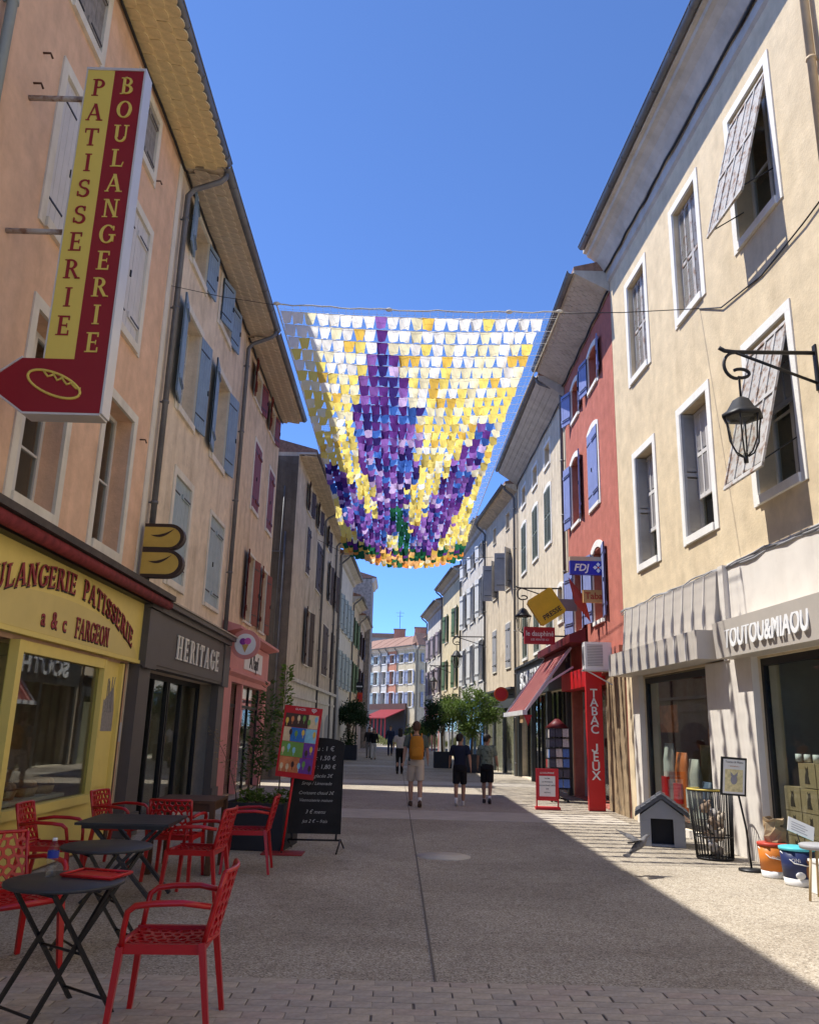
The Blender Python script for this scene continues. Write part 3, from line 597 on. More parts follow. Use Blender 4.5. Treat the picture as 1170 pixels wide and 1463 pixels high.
def simple(name, label, A_, B_, h, wm, rows, cols, sm, an=168, sur=.07, ww=1.0, style='plank', over=.5, gut=True, shop=None, surm=None, depth=9.):
    b = Bld(name, label, A_, B_, h, wm, depth); b.over = over; b.rise = .05
    L = b.L
    for z0, z1 in rows:
        for k in range(cols):
            uc = L*(k+.5)/cols; y0 = b.A.y+(b.B.y-b.A.y)*(uc-ww/2)/L; y1 = b.A.y+(b.B.y-b.A.y)*(uc+ww/2)/L
            window(b, y0, y1, z0, z1, sm, an, style, sur=sur, surm=surm, trans=2)
    m = MB(); m.prism([(0, h-.35), (.12, h-.3), (.2, h-.15), (over, h-.02), (over, h+.06), (0, h+.06)], 'x', .01, L-.01); m.build('cornice', SOFF, b.root)
    if gut: gutter(b, over+.06, h+.08, 0, L); downpipe(b, L-.15, h+.05, 0, over)
    if shop:
        m = MB(); m.box((.15, 0, 2.5), (L-.15, .15, 3.1)); m.box((.1, 0, 3.1), (L-.1, .25, 3.18)); m.box((.15, 0, 0), (.5, .12, 2.5)); m.box((L-.5, 0, 0), (L-.15, .12, 2.5)); m.box((L/2-.1, 0, 0), (L/2+.1, .1, 2.5))
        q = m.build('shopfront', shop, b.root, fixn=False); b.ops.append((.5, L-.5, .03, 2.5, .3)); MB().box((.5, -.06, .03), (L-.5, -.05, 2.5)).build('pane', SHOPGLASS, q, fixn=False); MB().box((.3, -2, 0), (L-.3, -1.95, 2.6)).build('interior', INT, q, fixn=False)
    b.finish(); return b
E_ = simple('pale_row_house', 'tall pale cream row house next along from the brown shuttered house', (-3.15, 50.4), (-3.38, 42.05), 10.4, P_WHITE, ((3.7, 5.6), (6.7, 8.6)), 4, TEAL, 170)
k = 12; MB().prism([(6.5, .02), (8.2, .02)]+[(7.35+.85*math.cos(R(180*i/k)), 3.6+.85*math.sin(R(180*i/k))) for i in range(k+1)], 'y', .005, .05).build('arched_door', GREYS, E_.root)
simple('green_shutter_row_house', 'narrow cream row house with faded green shutters on the left', (-3.02, 56), (-3.15, 50.45), 9.4, P_BEIGE, ((3.7, 5.5), (6.6, 8.2)), 2, GREENP, 165)
simple('tawny_row_house', 'last tawny row house on the left before the square', (-2.92, 63), (-3.02, 56.05), 8.9, P_GREYB, ((3.6, 5.4), (6.3, 7.9)), 2, BROWN, 165)
st = simple('stone_house', 'rubble stone house rising behind the last left row houses', (-2.5, 67.5), (-2.5, 63.1), 12.7, P_STONE, ((6.4, 8.0),), 1, BROWN, 0, over=.35, gut=False)
# ------------------------------------------------------------------ right side of the street
def r1x(y): return 5.15-(y-9.5)*.4/8.1
R1 = Bld('cream_house', 'sunlit cream house with white window surrounds above the pet shop', (r1x(1.5), 1.5), (r1x(17.6), 17.6), 12.35, P_CREAM)
def tilt(b, win, y0, y1, z1, h, ang=14):
    u0, u1 = sorted((b.u(y0), b.u(y1))); w = u1-u0-.06; m = MB(); t = .03
    for x in (0, w/4, w/2, 3*w/4, w): m.box((x-.018, 0, -h), (x+.018, t, 0))
    for z in (-h, -h*.5, -.06): m.box((-.018, -.002, z), (w+.018, t+.002, z+.06))
    z = -h+.1
    while z < -.08: m.add([(0, .006, z), (w, .006, z), (w, .014, z+.06), (0, .014, z+.06)], [(0,1,2,3)]); z += .041
    o = m.build('tilting_shutter', LOUV, win, fixn=False); o.matrix_basis = T(u0+.03, -.03, z1-.02, 0, R(ang))
    s = MB(); s.tube([(u0+.04, -.1, z1-h*.75), (u0+.04, h*math.sin(R(ang))-.06, z1-h*.93)], .01, 6); s.tube([(u1-.04, -.1, z1-h*.75), (u1-.04, h*math.sin(R(ang))-.06, z1-h*.93)], .01, 6); s.build('stay_bar', IRON, win)
for (y0, y1), zz in (((15.33, 16.42), 0), ((12.74, 13.92), 0)):
    w_ = window(R1, y0, y1, 4.98, 7.28, sur=.14, surm=SURW, depth=.28, trans=2, label='deep recessed window with grey slatted shutters folded back inside'); u0, u1 = R1.u(y0), R1.u(y1)
    me = shutter_mesh(.3, 2.26, 'louver', GREYS)
    link(me, 'shutter', w_, T(u1-.03, -.27, 5.0, R(90))); link(me, 'shutter', w_, T(u1-.08, -.27, 5.0, R(88)))
    link(shutter_mesh(.5, 1.6, 'louver', WHITEW), 'roller_blind', w_, T(u0+.05, -.24, 5.66, 0)); link(shutter_mesh(.5, 1.6, 'louver', WHITEW), 'roller_blind', w_, T(u0+.56, -.24, 5.66, 0))
for (y0, y1) in ((15.3, 16.4), (12.6, 13.68)):
    w_ = window(R1, y0, y1, 9.06, 11.3, sur=.14, surm=SURW, depth=.3, trans=2); u0, u1 = R1.u(y0), R1.u(y1)
    shutters(R1, w_, u0, u1, 9.06, 11.3, 'louver', LOUV, 0, -.15)
w_ = window(R1, 10.08, 11.26, 4.98, 7.28, sur=.14, surm=SURW, depth=.28, trans=2); tilt(R1, w_, 10.08, 11.26, 7.2, 2.2)
link(shutter_mesh(1.1, 1.1, 'louver', GREYS), 'roller_blind', w_, T(R1.u(10.1), -.2, 6.15))
w_ = window(R1, 9.98, 11.2, 9.06, 11.3, sur=.14, surm=SURW, depth=.28, trans=2); tilt(R1, w_, 9.98, 11.2, 11.22, 2.15)
w_ = window(R1, 6.6, 7.75, 9.06, 11.3, sur=.14, surm=SURW, depth=.28, trans=2); tilt(R1, w_, 6.6, 7.75, 11.22, 2.15)
window(R1, 6.6, 7.75, 4.98, 7.28, LOUV, 0, 'louver', sur=.14, surm=SURW)
m = MB(); m.smooth = True; prof = [(0, 12.15), (.05, 12.2), (.06, 12.42), (.12, 12.46), (.2, 12.6), (.3, 12.74), (.42, 12.84), (.5, 12.88), (.52, 12.95), (.6, 12.97), (.6, 13.06), (0, 13.06)]
m.prism(prof, 'x', .01, R1.L+.1); m.smooth = False; o = m.build('cornice', SOFF, R1.root)
for p in o.data.polygons: p.use_smooth = False
R1.over = .6; R1.rise = .72; gutter(R1, .66, 13.08, 0, R1.L)
def cable(path, r, parent, name='cable', mt=None, n=5): return MB().tube(path, r, n).build(name, mt or DARKM, parent)
rr = random.Random(5)
cable([(i*R1.L/40, .1+rr.uniform(-.01, .01), 12.43+rr.uniform(-.025, .025)) for i in range(41)], .028, R1.root)
for k in range(3): cable([(R1.u(8.8)+(R1.L-R1.u(8.8))*i/30, .05+.012*math.sin(i*1.7+k*2), 4.19-.025*k+.018*math.sin(i*.9+k)+.012*(i % 3)) for i in range(31)], .014, R1.root, mt=GREYS)
CPIPE = mat('cream_painted_pipe', (.55, .42, .26), rough=.7)
downpipe(R1, R1.u(8.72), 12.9, 4.3, .6, CPIPE, .055)
for k in range(4): cable([(R1.u(8.35)-.05*k+.04*math.sin(i*.8+k), .06, 12.3-i*.4) for i in range(21)], .018, R1.root, mt=CPIPE)
# pet shop: bay with name board
UU = R1.u
R1.ops += [(UU(9.3), UU(11.72), .12, 2.72, .3), (UU(13.3), UU(16.55), .12, 2.75, .3)]
s = MB()
s.box((UU(6), .0, 2.75), (UU(12.38), .04, 4.22)); s.box((UU(11.72), 0, 0), (UU(13.3), .1, 2.75)); s.box((UU(16.55), 0, 0), (UU(16.95), .1, 2.8)); s.box((UU(6), 0, 0), (UU(9.3), .1, 2.75)); s.box((UU(9.3), 0, 0), (UU(11.72), .06, .12)); s.box((UU(13.3), 0, 0), (UU(16.55), .06, .12)); s.box((UU(12.38), .0, 2.75), (UU(12.55), .12, 4.2))
SF = s.build('pet_shopfront', CREAMP, R1.root, fixn=False)
s = MB(); s.prism([(.04, 2.75), (.36, 2.75), (.40, 3.27), (.04, 3.3)], 'x', UU(6.5), UU(12.25)); fb = s.build('name_board', TAUPE, R1.root)
x0 = UU(9.55)
text('TOUTOU&MIAOU', .40, .006, WHITE, fb, T(UU(10.72), .392, 3.0) @ WALLTX @ Matrix.Rotation(R(-4), 4, 'X'), bold=.028, fit=2.28)
# standing-seam cladding over the other bay
n = 10; ya, yb = 12.6, 17.1
for i in range(n):
    ua, ub = UU(ya+(yb-ya)*i/n)+.004, UU(ya+(yb-ya)*(i+1)/n)-.004
    MB().prism([(.04, 4.14), (.12, 4.14), (.2, 3.24), (.04, 3.24)], 'x', ua, ub).build('panel', TAUPE, SF); MB().box((ua, .04, 2.78), (ub, .5, 3.22)).build('panel', TAUPE, SF, fixn=False)
    q = MB(); q.prism([(.1, 4.14), (.138, 4.14), (.218, 3.24), (.1, 3.24)], 'x', ub-.014, ub+.016); q.box((ub-.014, .45, 2.785), (ub+.016, .518, 3.215)); q.build('seam', CREAMP, SF)
fr = MB()
for a, b in ((9.3, 11.72), (13.3, 16.55)):
    for u in (UU(a), UU(b)-.07): fr.box((u, -.12, .12), (u+.07, -.04, 2.72))
    fr.box((UU(a)+.07, -.119, 2.62), (UU(b)-.07, -.041, 2.72)); fr.box((UU(a)+.07, -.119, .12), (UU(b)-.07, -.041, .2))
fr.build('frame', DARKM, SF, fixn=False)
MB().box((UU(9.37), -.085, .2), (UU(11.65), -.077, 2.62)).build('pane', SHOPGLASS, SF, fixn=False); MB().box((UU(13.37), -.085, .2), (UU(16.48), -.077, 2.62)).build('pane', SHOPGLASS, SF, fixn=False)
i_ = MB(); i_.box((UU(8.5), -2.6, 0), (UU(17), -2.5, 2.8)); i_.box((UU(8.5), -2.5, 0), (UU(17), -.32, .1)); i_.box((UU(12.4), -2.5, .1), (UU(12.5), -.35, 2.8)); i_.build('interior', INTL, SF, fixn=False)
KRAFT = mat('kraft_carton', (.36, .26, .15), rough=.8, var=.06); TAPE = mat('printed_dark_brown', (.05, .035, .025)); rr = random.Random(2)
crt = thing('carton_stack', 'stack of kraft cartons printed with sitting cats in the near pet shop window', 'cartons', R1.M @ Vector((UU(10.95), -.27, .1)), R1.ang)
for r_ in range(4):
    for k in range(4):
        u = -1.0+k*.42; z = r_*.31
        if r_ == 3 and k > 2: continue
        c_ = MB().box((u, -.3, z), (u+.4, .1, z+.3)).build('carton', KRAFT, crt, fixn=False)
        q = MB(); cx = u+.2; q.prism([(cx-.06, z+.05), (cx+.06, z+.05), (cx+.05, z+.14), (cx+.02, z+.2), (cx+.03, z+.26), (cx+.01, z+.24), (cx-.02, z+.24), (cx-.035, z+.26), (cx-.04, z+.19), (cx-.03, z+.15)], 'y', .1005, .104); q.build('cat_print', TAPE, c_)
for k in range(4):
    mg = thing('mug', ['white mug at the near end of the carton row', 'white mug second along the cartons', 'white mug third along the cartons', 'white mug farthest along the cartons'][k], 'mug', R1.M @ Vector((UU(11.45)-k*.22, -.33, 1.34 if k else 1.34)), 0, 'mugs on the cartons')
    q = MB(); q.rings([(0, 0, 0, .045, .045), (0, 0, .1, .045, .045), (0, 0, .1, .04, .04), (0, 0, .02, .038, .038)], 14); q.build('cup', WHITE, mg); MB().tube([(.043+.03*math.sin(R(180*i/6)), 0, .08-.06*i/6) for i in range(7)], .006, 6).build('handle', WHITE, mg)
# goods in the far window
goods = [('tall_bag', (.62, .60, .56), 16.05, .45, 1.5), ('food_bag', (.62, .16, .04), 15.45, .5, 1.35), ('food_bag', (.55, .5, .45), 14.9, .4, 1.25), ('food_bag', (.12, .16, .25), 14.4, .35, .9)]
for nm, c_, y, wd, hh in goods:
    o = MB(); a = UU(y); o.rings([(a, -.27, .12, wd/2, .1), (a, -.27, .3, wd/2+.02, .12), (a, -.27, hh*.8, wd/2, .1), (a, -.27, hh, wd/2, .03)], 14); g_ = o.build(nm, mat('bag_%d' % int(y*100), c_, rough=.5, var=.1)); g_.matrix_world = R1.M
    tag(g_, {16.05: 'pale tall pet food bag in the far pet shop window', 15.45: 'orange pet food bag in the far pet shop window', 14.9: 'off white pet food bag beside the orange one', 14.4: 'dark blue pet food bag low in the shop window'}[y], 'bag')
    q = MB().box((a-wd*.35, -.18, hh*.35), (a+wd*.35, -.145, hh*.6)).build('printed_label', WHITE if c_[0] < .6 else REDP, g_, fixn=False)
shf = thing('display_shelf', 'wooden display shelf with small boxes inside the far pet shop window', 'shelf', R1.M @ Vector((UU(14.5), -.65, .1)), R1.ang)
q = MB(); q.box((-.8, -.3, 1.35), (.8, .1, 1.39)); q.box((-.8, -.3, 0), (-.76, .1, 1.35)); q.box((.76, -.3, 0), (.8, .1, 1.35)); q.build('board', mat('light_wood', (.45, .33, .17), rough=.6), shf, fixn=False)
for k in range(7): MB().box((-.7+k*.2, -.15, 1.39), (-.56+k*.2, 0, 1.55+rr.uniform(0, .2))).build('box', mat('pack_%d' % (k % 4), [(.6, .6, .58), (.3, .35, .4), (.55, .2, .1), (.5, .45, .3)][k % 4]), shf, fixn=False)
hp = MB()
hp.box((UU(15.6), -.3, 1.7), (UU(16.5), -.28, 2.2)); o = hp.build('poster', mat('poster_orange', (.6, .2, .08), var=.4, scale=6)); o.matrix_world = R1.M; tag(o, 'orange printed poster hanging inside the far pet shop window', 'poster')
R1.finish()
# ---- red house
R2 = Bld('red_house', 'red plastered house with lavender blue shutters above the tobacconist', (4.75, 17.62), (4.75, 23.28), 12.0, P_RED)
for y0, y1, z0, z1, an, ar in ((21.35, 22.3, 10.35, 11.35, (170, 160), .12), (19.1, 20.1, 10.35, 11.35, (168, 170), .12), (21.55, 22.6, 7.3, 9.15, (168, 172), .14), (19.3, 20.35, 7.2, 9.2, 0, .14), (19.3, 20.3, 4.3, 6.05, (172, 170), .16), (21.6, 22.6, 4.3, 6.05, (170, 165), .16)):
    window(R2, y0, y1, z0, z1, LAV, an, sur=.1, surm=SURW, arch=ar, inset=.012 if an == 0 else None)
def slope_soffit(b, z0, z1, over, mt, brick=True):
    m = MB(); m.prism([(0, z0), (over, z1), (over, z1+.08), (0, z1+.08)], 'x', .005, b.L-.005); m.build('soffit', mt, b.root)
    if brick:
        q = MB(); sl = math.atan2(z1-z0, over); n = int(b.L/.23); ln = math.hypot(over, z1-z0)
        for r_ in range(int(ln/.115)):
            for i in range(n):
                u = (i+.5)*b.L/n+(.06 if r_ % 2 else -.05)
                if .1 < u < b.L-.12: q.M = T(u, 0, z0, 0, sl); q.box((-.108, r_*.115+.006, -.008-random.random()*.006), (.108, r_*.115+.109, .004))
        tag(q.build('soffit_brick', mt, b.root, fixn=False), kind='stuff')
    else:
        for k in range(5):
            q = MB(); q.M = T(0, 0, z0, 0, math.atan2(z1-z0, over)); ln = math.hypot(over, z1-z0); q.box((.01, k*ln/5+.006, -.02), (b.L-.01, (k+1)*ln/5-.006, .0)); q.build('soffit_board', mt, b.root, fixn=False)
    b.over = over; b.rise = z1+.08-b.h
slope_soffit(R2, 11.95, 12.4, .85, SOFF); gutter(R2, .92, 12.46, 0, R2.L); cable([(i*R2.L/20, .06, 11.93+.03*math.sin(i*1.3)) for i in range(21)], .025, R2.root)
V = R2.u
R2.ops.append((V(19.35), V(23.1), .03, 2.95, .5))
STAIN = mat('stained_old_plaster', (.34, .25, .15), rough=.95, var=.2, bump=.4, streak=.8, dirt=((.10, .08, .06), 2.2, .85, .55))
MB().box((V(17.66), 0, 0), (V(19.3), .03, 2.95)).build('old_base_wall', STAIN, R2.root, fixn=False)
k = 10; s = MB(); s.prism([(V(17.64), 2.95), (V(17.64), 3.5)]+[(V(19.3), 3.5), (V(19.3), 2.95)]+[(V(18.48)+.8*math.cos(R(180*i/k)), 2.95+.12*math.sin(R(180*i/k))) for i in range(1, k)], 'y', .0, .12); s.build('lintel', P_RED, R2.root)
s = MB(); s.box((V(19.3), .0, 2.75), (V(23.2), .3, 3.2)); TS = s.build('red_fascia', REDP, R2.root, fixn=False)
s = MB(); GREYF = mat('grey_door_frame', (.45, .44, .42), rough=.6)
for u in (V(19.35), V(20.35), V(21.2), V(23.05)): s.box((u, -.35, .03), (u+.09, -.25, 2.75))
s.box((V(19.35), -.345, 2.2), (V(23.1), -.255, 2.28)); s.box((V(19.44), -.34, .03), (V(20.35), -.26, .8)); fr = s.build('door_frame', GREYF, R2.root, fixn=False)
MB().box((V(19.4), -.31, .05), (V(23.1), -.3, 2.75)).build('pane', SHOPGLASS, fr, fixn=False)
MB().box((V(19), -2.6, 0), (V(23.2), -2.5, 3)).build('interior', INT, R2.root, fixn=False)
R2.finish()
# red board with lettering, facing down the street
tp = thing('tobacconist_pillar_sign', 'tall red board reading TABAC JEUX beside the tobacconist door', 'sign', (4.37, 19.02, 0))
MB().box((-.18, -.07, .01), (.18, .07, 3.1)).build('board', REDP, tp, fixn=False)
for i, ch in enumerate('TABAC JEUX'):
    if ch == 'J':
        jm = MB(); zc = 2.52-i*.198
        for pq in rect(.015, -.03, .052, .095)+ring(-.018, -.03, .07, .066, .037, .036, 180, 360, 10): jm.prism([(x_-.01, zc+z_) for x_, z_ in pq], 'y', -.086, -.0695)
        jm.build('letter', WHITE, tp)
    elif ch != ' ': text(ch, .27, .008, WHITE, tp, T(-.01, -.078, 2.52-i*.198) @ CAMTX, bold=.012)
# air conditioner
ac = thing('air_conditioner', 'white air conditioner unit on a bracket above the red pillar', 'air conditioner', (4.33, 18.4, 3.02)); ac.scale = (.82, .9, .82)
MB().box((-.36, -.16, 0), (.36, .16, .72)).build('casing', WHITE, ac, fixn=False); q = MB()
for k in range(14): q.box((-.30, -.172, .08+k*.042), (.12, -.16, .1+k*.042))
q.box((-.365, -.12, .1), (-.36, .12, .6)); q.build('grille', GREYS, ac, fixn=False); q = MB(); q.box((-.38, -.18, -.05), (.45, -.15, 0)); q.box((-.38, .15, -.05), (.45, .18, 0)); q.bar((-.3, 0, -.03), (.4, 0, -.4), .03, .03); q.build('bracket', ALU, ac, fixn=False)
# ---- beige house with louvred shutters
R3 = Bld('louvred_beige_house', 'beige house with grey green louvred shutters next to the red house', (4.75, 23.3), (4.65, 32.9), 11.7, P_BEIGE)
for y0, y1 in ((25.75, 26.75), (28.2, 29.2), (30.8, 31.8)):
    window(R3, y0, y1, 10.35, 11.1, None, sur=.1, surm=SURW, trans=2); window(R3, y0, y1+.1, 7.65, 9.55, DGREEN, 0, 'louver', sur=.1, surm=SURW, arch=.1, inset=.0); window(R3, y0, y1+.1, 4.35, 5.95, DGREEN, 0, 'louver', sur=.1, surm=SURW, inset=.0)
window(R3, 24.2, 24.9, 4.9, 5.9, None, sur=.1, surm=SURW, arch=.1)
slope_soffit(R3, 11.65, 12.2, .8, SOFF, False); gutter(R3, .86, 12.3, 0, R3.L); downpipe(R3, .12, 12.3, 3.6, .82); cable([(.3+i*R3.L/22, .05, 11.6+.03*math.sin(i*1.1)) for i in range(22)], .02, R3.root)
V = R3.u; R3.ops.append((V(23.6), V(32.6), .03, 2.9, .35)); s = MB(); s.box((V(23.4), 0, 2.9), (V(32.8), .14, 4.0)); s.box((V(23.38), 0, 4.0), (V(32.82), .22, 4.07))
DKF = mat('charcoal_fascia', (.045, .05, .05), rough=.5)
for y in (23.4, 26.4, 29.4, 32.5): s.box((V(y), -.02, .02), (V(y)+.22, .12, 2.9))
q3 = s.build('dark_shopfront', DKF, R3.root, fixn=False); text('SOUTH BAY', .8, .02, WHITE, q3, T(V(28.3), .165, 3.45) @ WALLTX, bold=.03, fit=6.6)
MB().box((V(23.6), -.2, .05), (V(32.6), -.19, 2.9)).build('pane', SHOPGLASS, q3, fixn=False); s = MB()
for k in range(12): s.box((V(23.7)+k*.75, -.24, .05), (V(23.7)+k*.75+.05, -.15, 2.9))
s.build('mullion', DARKM, q3, fixn=False); MB().box((V(23.4), -2.4, 0), (V(32.8), -2.35, 3)).build('interior', INT, q3, fixn=False)
R3.finish()
# red striped awning pulled out over the door
aw = thing('striped_awning', 'red striped shop awning pulled out in front of the dark shopfront', 'awning', (4.6, 22.0, 0))
AWR = mat('red_awning_cloth', (.21, .018, .02), rough=.85, trans=.12); AWS = mat('pink_awning_stripe', (.50, .25, .22), rough=.85, trans=.15)
cl = MB(); N = 40
for k in range(N):
    y0, y1 = 4.1*k/N, 4.1*(k+1)/N; cl.cur = k % 2 if k % 4 else 0
    cl.cur = 1 if k % 3 == 1 else 0
    pts = [(-.1-1.25*t/6, 3.9-1.75*t/6-.05*math.sin(math.pi*t/6)) for t in range(7)]
    cl.add([(x, y, z) for y in (y0, y1) for x, z in pts], [(i, i+1, 8+i, 7+i) for i in range(6)])
cl.build('cloth', [AWR, AWS], aw, fixn=False)
MB().box((-1.42, -.02, 2.08), (-1.3, 4.12, 2.2)).build('front_bar', WHITE, aw, fixn=False)
q = MB(); q.box((-.32, -.9, 3.9), (.1, 4.15, 4.1)); q.prism([(-.32, 4.1), (.1, 4.1), (.1, 4.28)], 'y', -.9, 4.15); q.build('cassette', mat('dark_red_metal', (.12, .015, .018), rough=.5), aw)
q = MB()
for y in (.06, 4.05): q.bar((-.05, y, 3.35), (-.72, y, 2.92), .05, .05); q.bar((-.72, y, 2.92), (-1.34, y, 2.15), .05, .05); q.bar((-.1, y, 3.86), (-1.36, y, 2.13), .04, .07)
q.build('arm', ALU, aw)
hb = MB(); hb.box((-1.36, .3, 1.88), (-1.34, .9, 2.08)); hb.build('valance_panel', mat('tan_card', (.45, .30, .15)), aw, fixn=False); hb = MB(); hb.prism([(-1.38, 2.08), (-1.16, 2.08), (-1.27, 1.8)], 'y', .04, .06); hb.build('pennant', REDP, aw)
# ---- further right-hand houses
def rowhouse(*a, **k): return simple(*a, **k)
R4 = Bld('grey_shutter_house', 'warm beige house with big grey shutters swung open on the right', (4.62, 32.95), (4.05, 40), 11.5, P_BEIGE2)
for y0, y1 in ((34.3, 35.25), (37.3, 38.2)):
    window(R4, y0, y1, 7.55, 9.25, GREYS, (140, 105), sur=.04); window(R4, y0, y1, 4.25, 6.1, GREYS, 0, sur=.06, inset=.01); window(R4, y0+.1, y1-.1, 10.2, 10.95, None, sur=.03, trans=2)
slope_soffit(R4, 11.4, 11.65, .5, TILE_G); gutter(R4, .56, 11.72, 0, R4.L); downpipe(R4, .15, 11.7, 0, .5); downpipe(R4, R4.L-.15, 11.7, 0, .5)
s = MB(); s.box((.2, 0, 2.6), (R4.L-.2, .12, 3.3)); s.box((.15, 0, 3.3), (R4.L-.15, .3, 3.38))
for u in (.2, 2.4, 4.6, R4.L-.5): s.box((u, 0, 0), (u+.3, .1, 2.6))
q = s.build('grey_shopfront', mat('dark_slate_paint', (.07, .075, .08), rough=.5), R4.root, fixn=False); MB().box((.4, .02, .03), (R4.L-.4, .03, 2.6)).build('pane', SHOPGLASS, q, fixn=False)
R4.finish()
R5 = simple('white_shutter_house', 'pale grey house with white shutters behind the right potted trees', (4.05, 40.02), (3.45, 48.5), 12.0, P_PALE, ((4.1, 6.1), (7.3, 9.3), (10.2, 11.1)), 3, PALEW, 166, shop=BLUEP, surm=SURW)
R6 = simple('cream_green_house', 'pale yellow narrow house with a green shutter far along on the right', (3.45, 48.52), (2.75, 57), 11.0, P_YEL, ((4.1, 6.0), (7.2, 9.0)), 2, GREENP, 168, shop=WHITE)
R7 = simple('mauve_shutter_house', 'last grey white house on the right before the square', (2.75, 57.02), (2.0, 66), 10.2, P_PALE, ((4.0, 5.8), (6.6, 8.3)), 3, mat('mauve_shutter', (.33, .28, .32)), 165, shop=PINK)
# ------------------------------------------------------------------ far square: house row, roofs behind
def far(name, label, A_, B_, h, wm, cols, sm, shop=None, dp=4., rows=((3.5, 5.1), (6.0, 7.5), (8.4, 9.35))): return simple(name, label, A_, B_, h, wm, rows, cols, sm, 168, sur=.1, ww=.9, over=.45, shop=shop, surm=SURW, depth=dp)
FY = mat('far_yellow_plaster', (.56, .48, .33), **pl); FO = mat('far_orange_plaster', (.50, .23, .15), **pl); FW_ = mat('far_white_plaster', (.56, .54, .49), **pl); FB_ = mat('far_beige_plaster', (.52, .46, .37), **pl); FS = mat('far_grey_blue_paint', (.30, .33, .42))
P0 = Vector((1.5, 92)); P1 = Vector((-5.4, 103)); dv = (P1-P0)
fr_ = [('far_cream_house', 'pale yellow corner house across the square beside the red cafe', 0, .30, FY, 2, FS), ('far_orange_house', 'orange house in the row across the square', .303, .46, FO, 1, FS), ('far_white_house', 'narrow white house in the row across the square', .463, .58, FW_, 1, GREYS), ('far_beige_house', 'beige house at the left of the row across the square', .583, .75, FB_, 1, TEAL), ('far_ivory_house', 'ivory house at the far left of the row across the square', .753, 1., FW_, 2, GREYS)]
for nm, lb, a, b, wm, cols, sm in fr_: A_ = P0+dv*a; B_ = P0+dv*b; far(nm, lb, (A_.x, A_.y), (B_.x, B_.y), 10.1, wm, cols, sm)
A_ = Vector((6.5, 95.5)); fs_ = far('far_side_house', 'yellow side facade with blue shutters turning the corner of the square', (A_.x, A_.y), (P0.x+.05, P0.y), 10.1, FY, 2, FS, dp=.8)
def far_block(name, label, c, sz, h, mt):
    t = thing(name, label, 'building', (c[0], c[1], .6)); bx('wall', (-sz[0]/2, 0, -.6), (sz[0]/2, sz[1], h), mt, t); MB().prism([(-sz[0]/2-.4, h), (sz[0]/2+.4, h), (sz[0]/2, h+.6), (-sz[0]/2, h+.6)], 'y', -.4, sz[1]+.4).build('roof', ROOF, t)
    for k in range(5): bx('window', (-sz[0]/2+1+k*(sz[0]-2)/5, -.06, h-2.4), (-sz[0]/2+2+k*(sz[0]-2)/5, .04, h-.9), GREYS, t)
    return t
far_block('distant_grey_block', 'grey block rising behind the roofs at left of the far row', (-6.5, 128), (11, 10), 14.8, mat('grey_block_render', (.28, .28, .29), var=.1)); far_block('distant_white_block', 'white flat block rising behind the far orange roof', (3.5, 135), (6, 8), 15.2, P_WHITE)  # plain mid-grey render on the left block
for k, (px, py, Y, wd, hh) in enumerate(((528, 925, 112, .5, 1.6), (545, 918, 106, .5, 1.6), (552, 915, 104, .9, 1.3), (571, 905, 101, 1.4, 2.0), (601, 898, 97, 1.4, 1.6))):
    p = at_y(px, py, Y); t = thing('chimney', ['slim grey chimney leftmost on the far roofs', 'slim grey chimney second from left on the far roofs', 'squat chimney third from left on the far roofs', 'broad brick chimney with aerial on the far roofs', 'orange brick chimney at right end of the far roofs'][k], 'chimney', (p.x, Y, p.z-1.4)); bx('stack', (-wd/2, -.3, -1.2), (wd/2, .3, hh-.2), P_OR if k > 2 else P_BEIGE, t); bx('cap', (-wd/2-.06, -.36, hh-.2), (wd/2+.06, .36, hh-.08), ROOF, t)
    if k == 3: q = MB(); q.tube([(0, 0, hh), (0, 0, hh+2.2)], .03, 5); q.tube([(-.5, 0, hh+1.9), (.5, 0, hh+1.9)], .02, 5); q.tube([(-.35, 0, hh+1.5), (.35, 0, hh+1.5)], .02, 5); q.build('aerial', DARKM, t)
# cafe under the far row
cf = thing('cafe_terrace', 'cafe front with dark and red awnings at the far end of the street', 'cafe', (P0+dv*.36).to_3d()+Vector((0, 0, .55)), math.atan2(dv.y, dv.x)+math.pi)
AWK = mat('black_awning_cloth', (.03, .03, .035)); AWD = mat('dark_red_awning_cloth', (.20, .015, .02))
q = MB(); q.prism([(-2.0, 2.3), (-.3, 3.2), (-.3, 3.3), (-2.0, 2.4)], 'x', -6.5, -2.0); q.build('awning', AWK, cf); q = MB(); q.prism([(-2.8, 2.2), (-.3, 3.2), (-.3, 3.3), (-2.8, 2.3)], 'x', -1.9, 3.2); q.build('awning', AWD, cf)
bx('fascia', (-6.6, -.4, 3.2), (3.4, -.2, 3.9), mat('brown_fascia', (.10, .05, .04)), cf); bx('dark_front', (-6.6, -.35, -.3), (3.4, -.25, 3.2), AWK, cf)
for k in range(7):
    u = -1.8+k*.8; bx('red_curtain', (u, -2.75, -.1), (u+.12, -2.65, 2.3), AWD, cf)

# unseen house added behind the camera to bounce sunlight into the shaded side
R0 = Bld('unseen_bounce_house', 'pale house on the right behind the viewpoint', (r1x(1.4), -24), (r1x(1.4), 1.4), 12, P_WHITE)
for k in range(5): window(R0, -22+k*4.6, -20.8+k*4.6, 5, 7.2, GREYS, 165); window(R0, -22+k*4.6, -20.8+k*4.6, 8.8, 11, GREYS, 165)
gutter(R0, .7, 12.1, 0, R0.L); R0.finish()
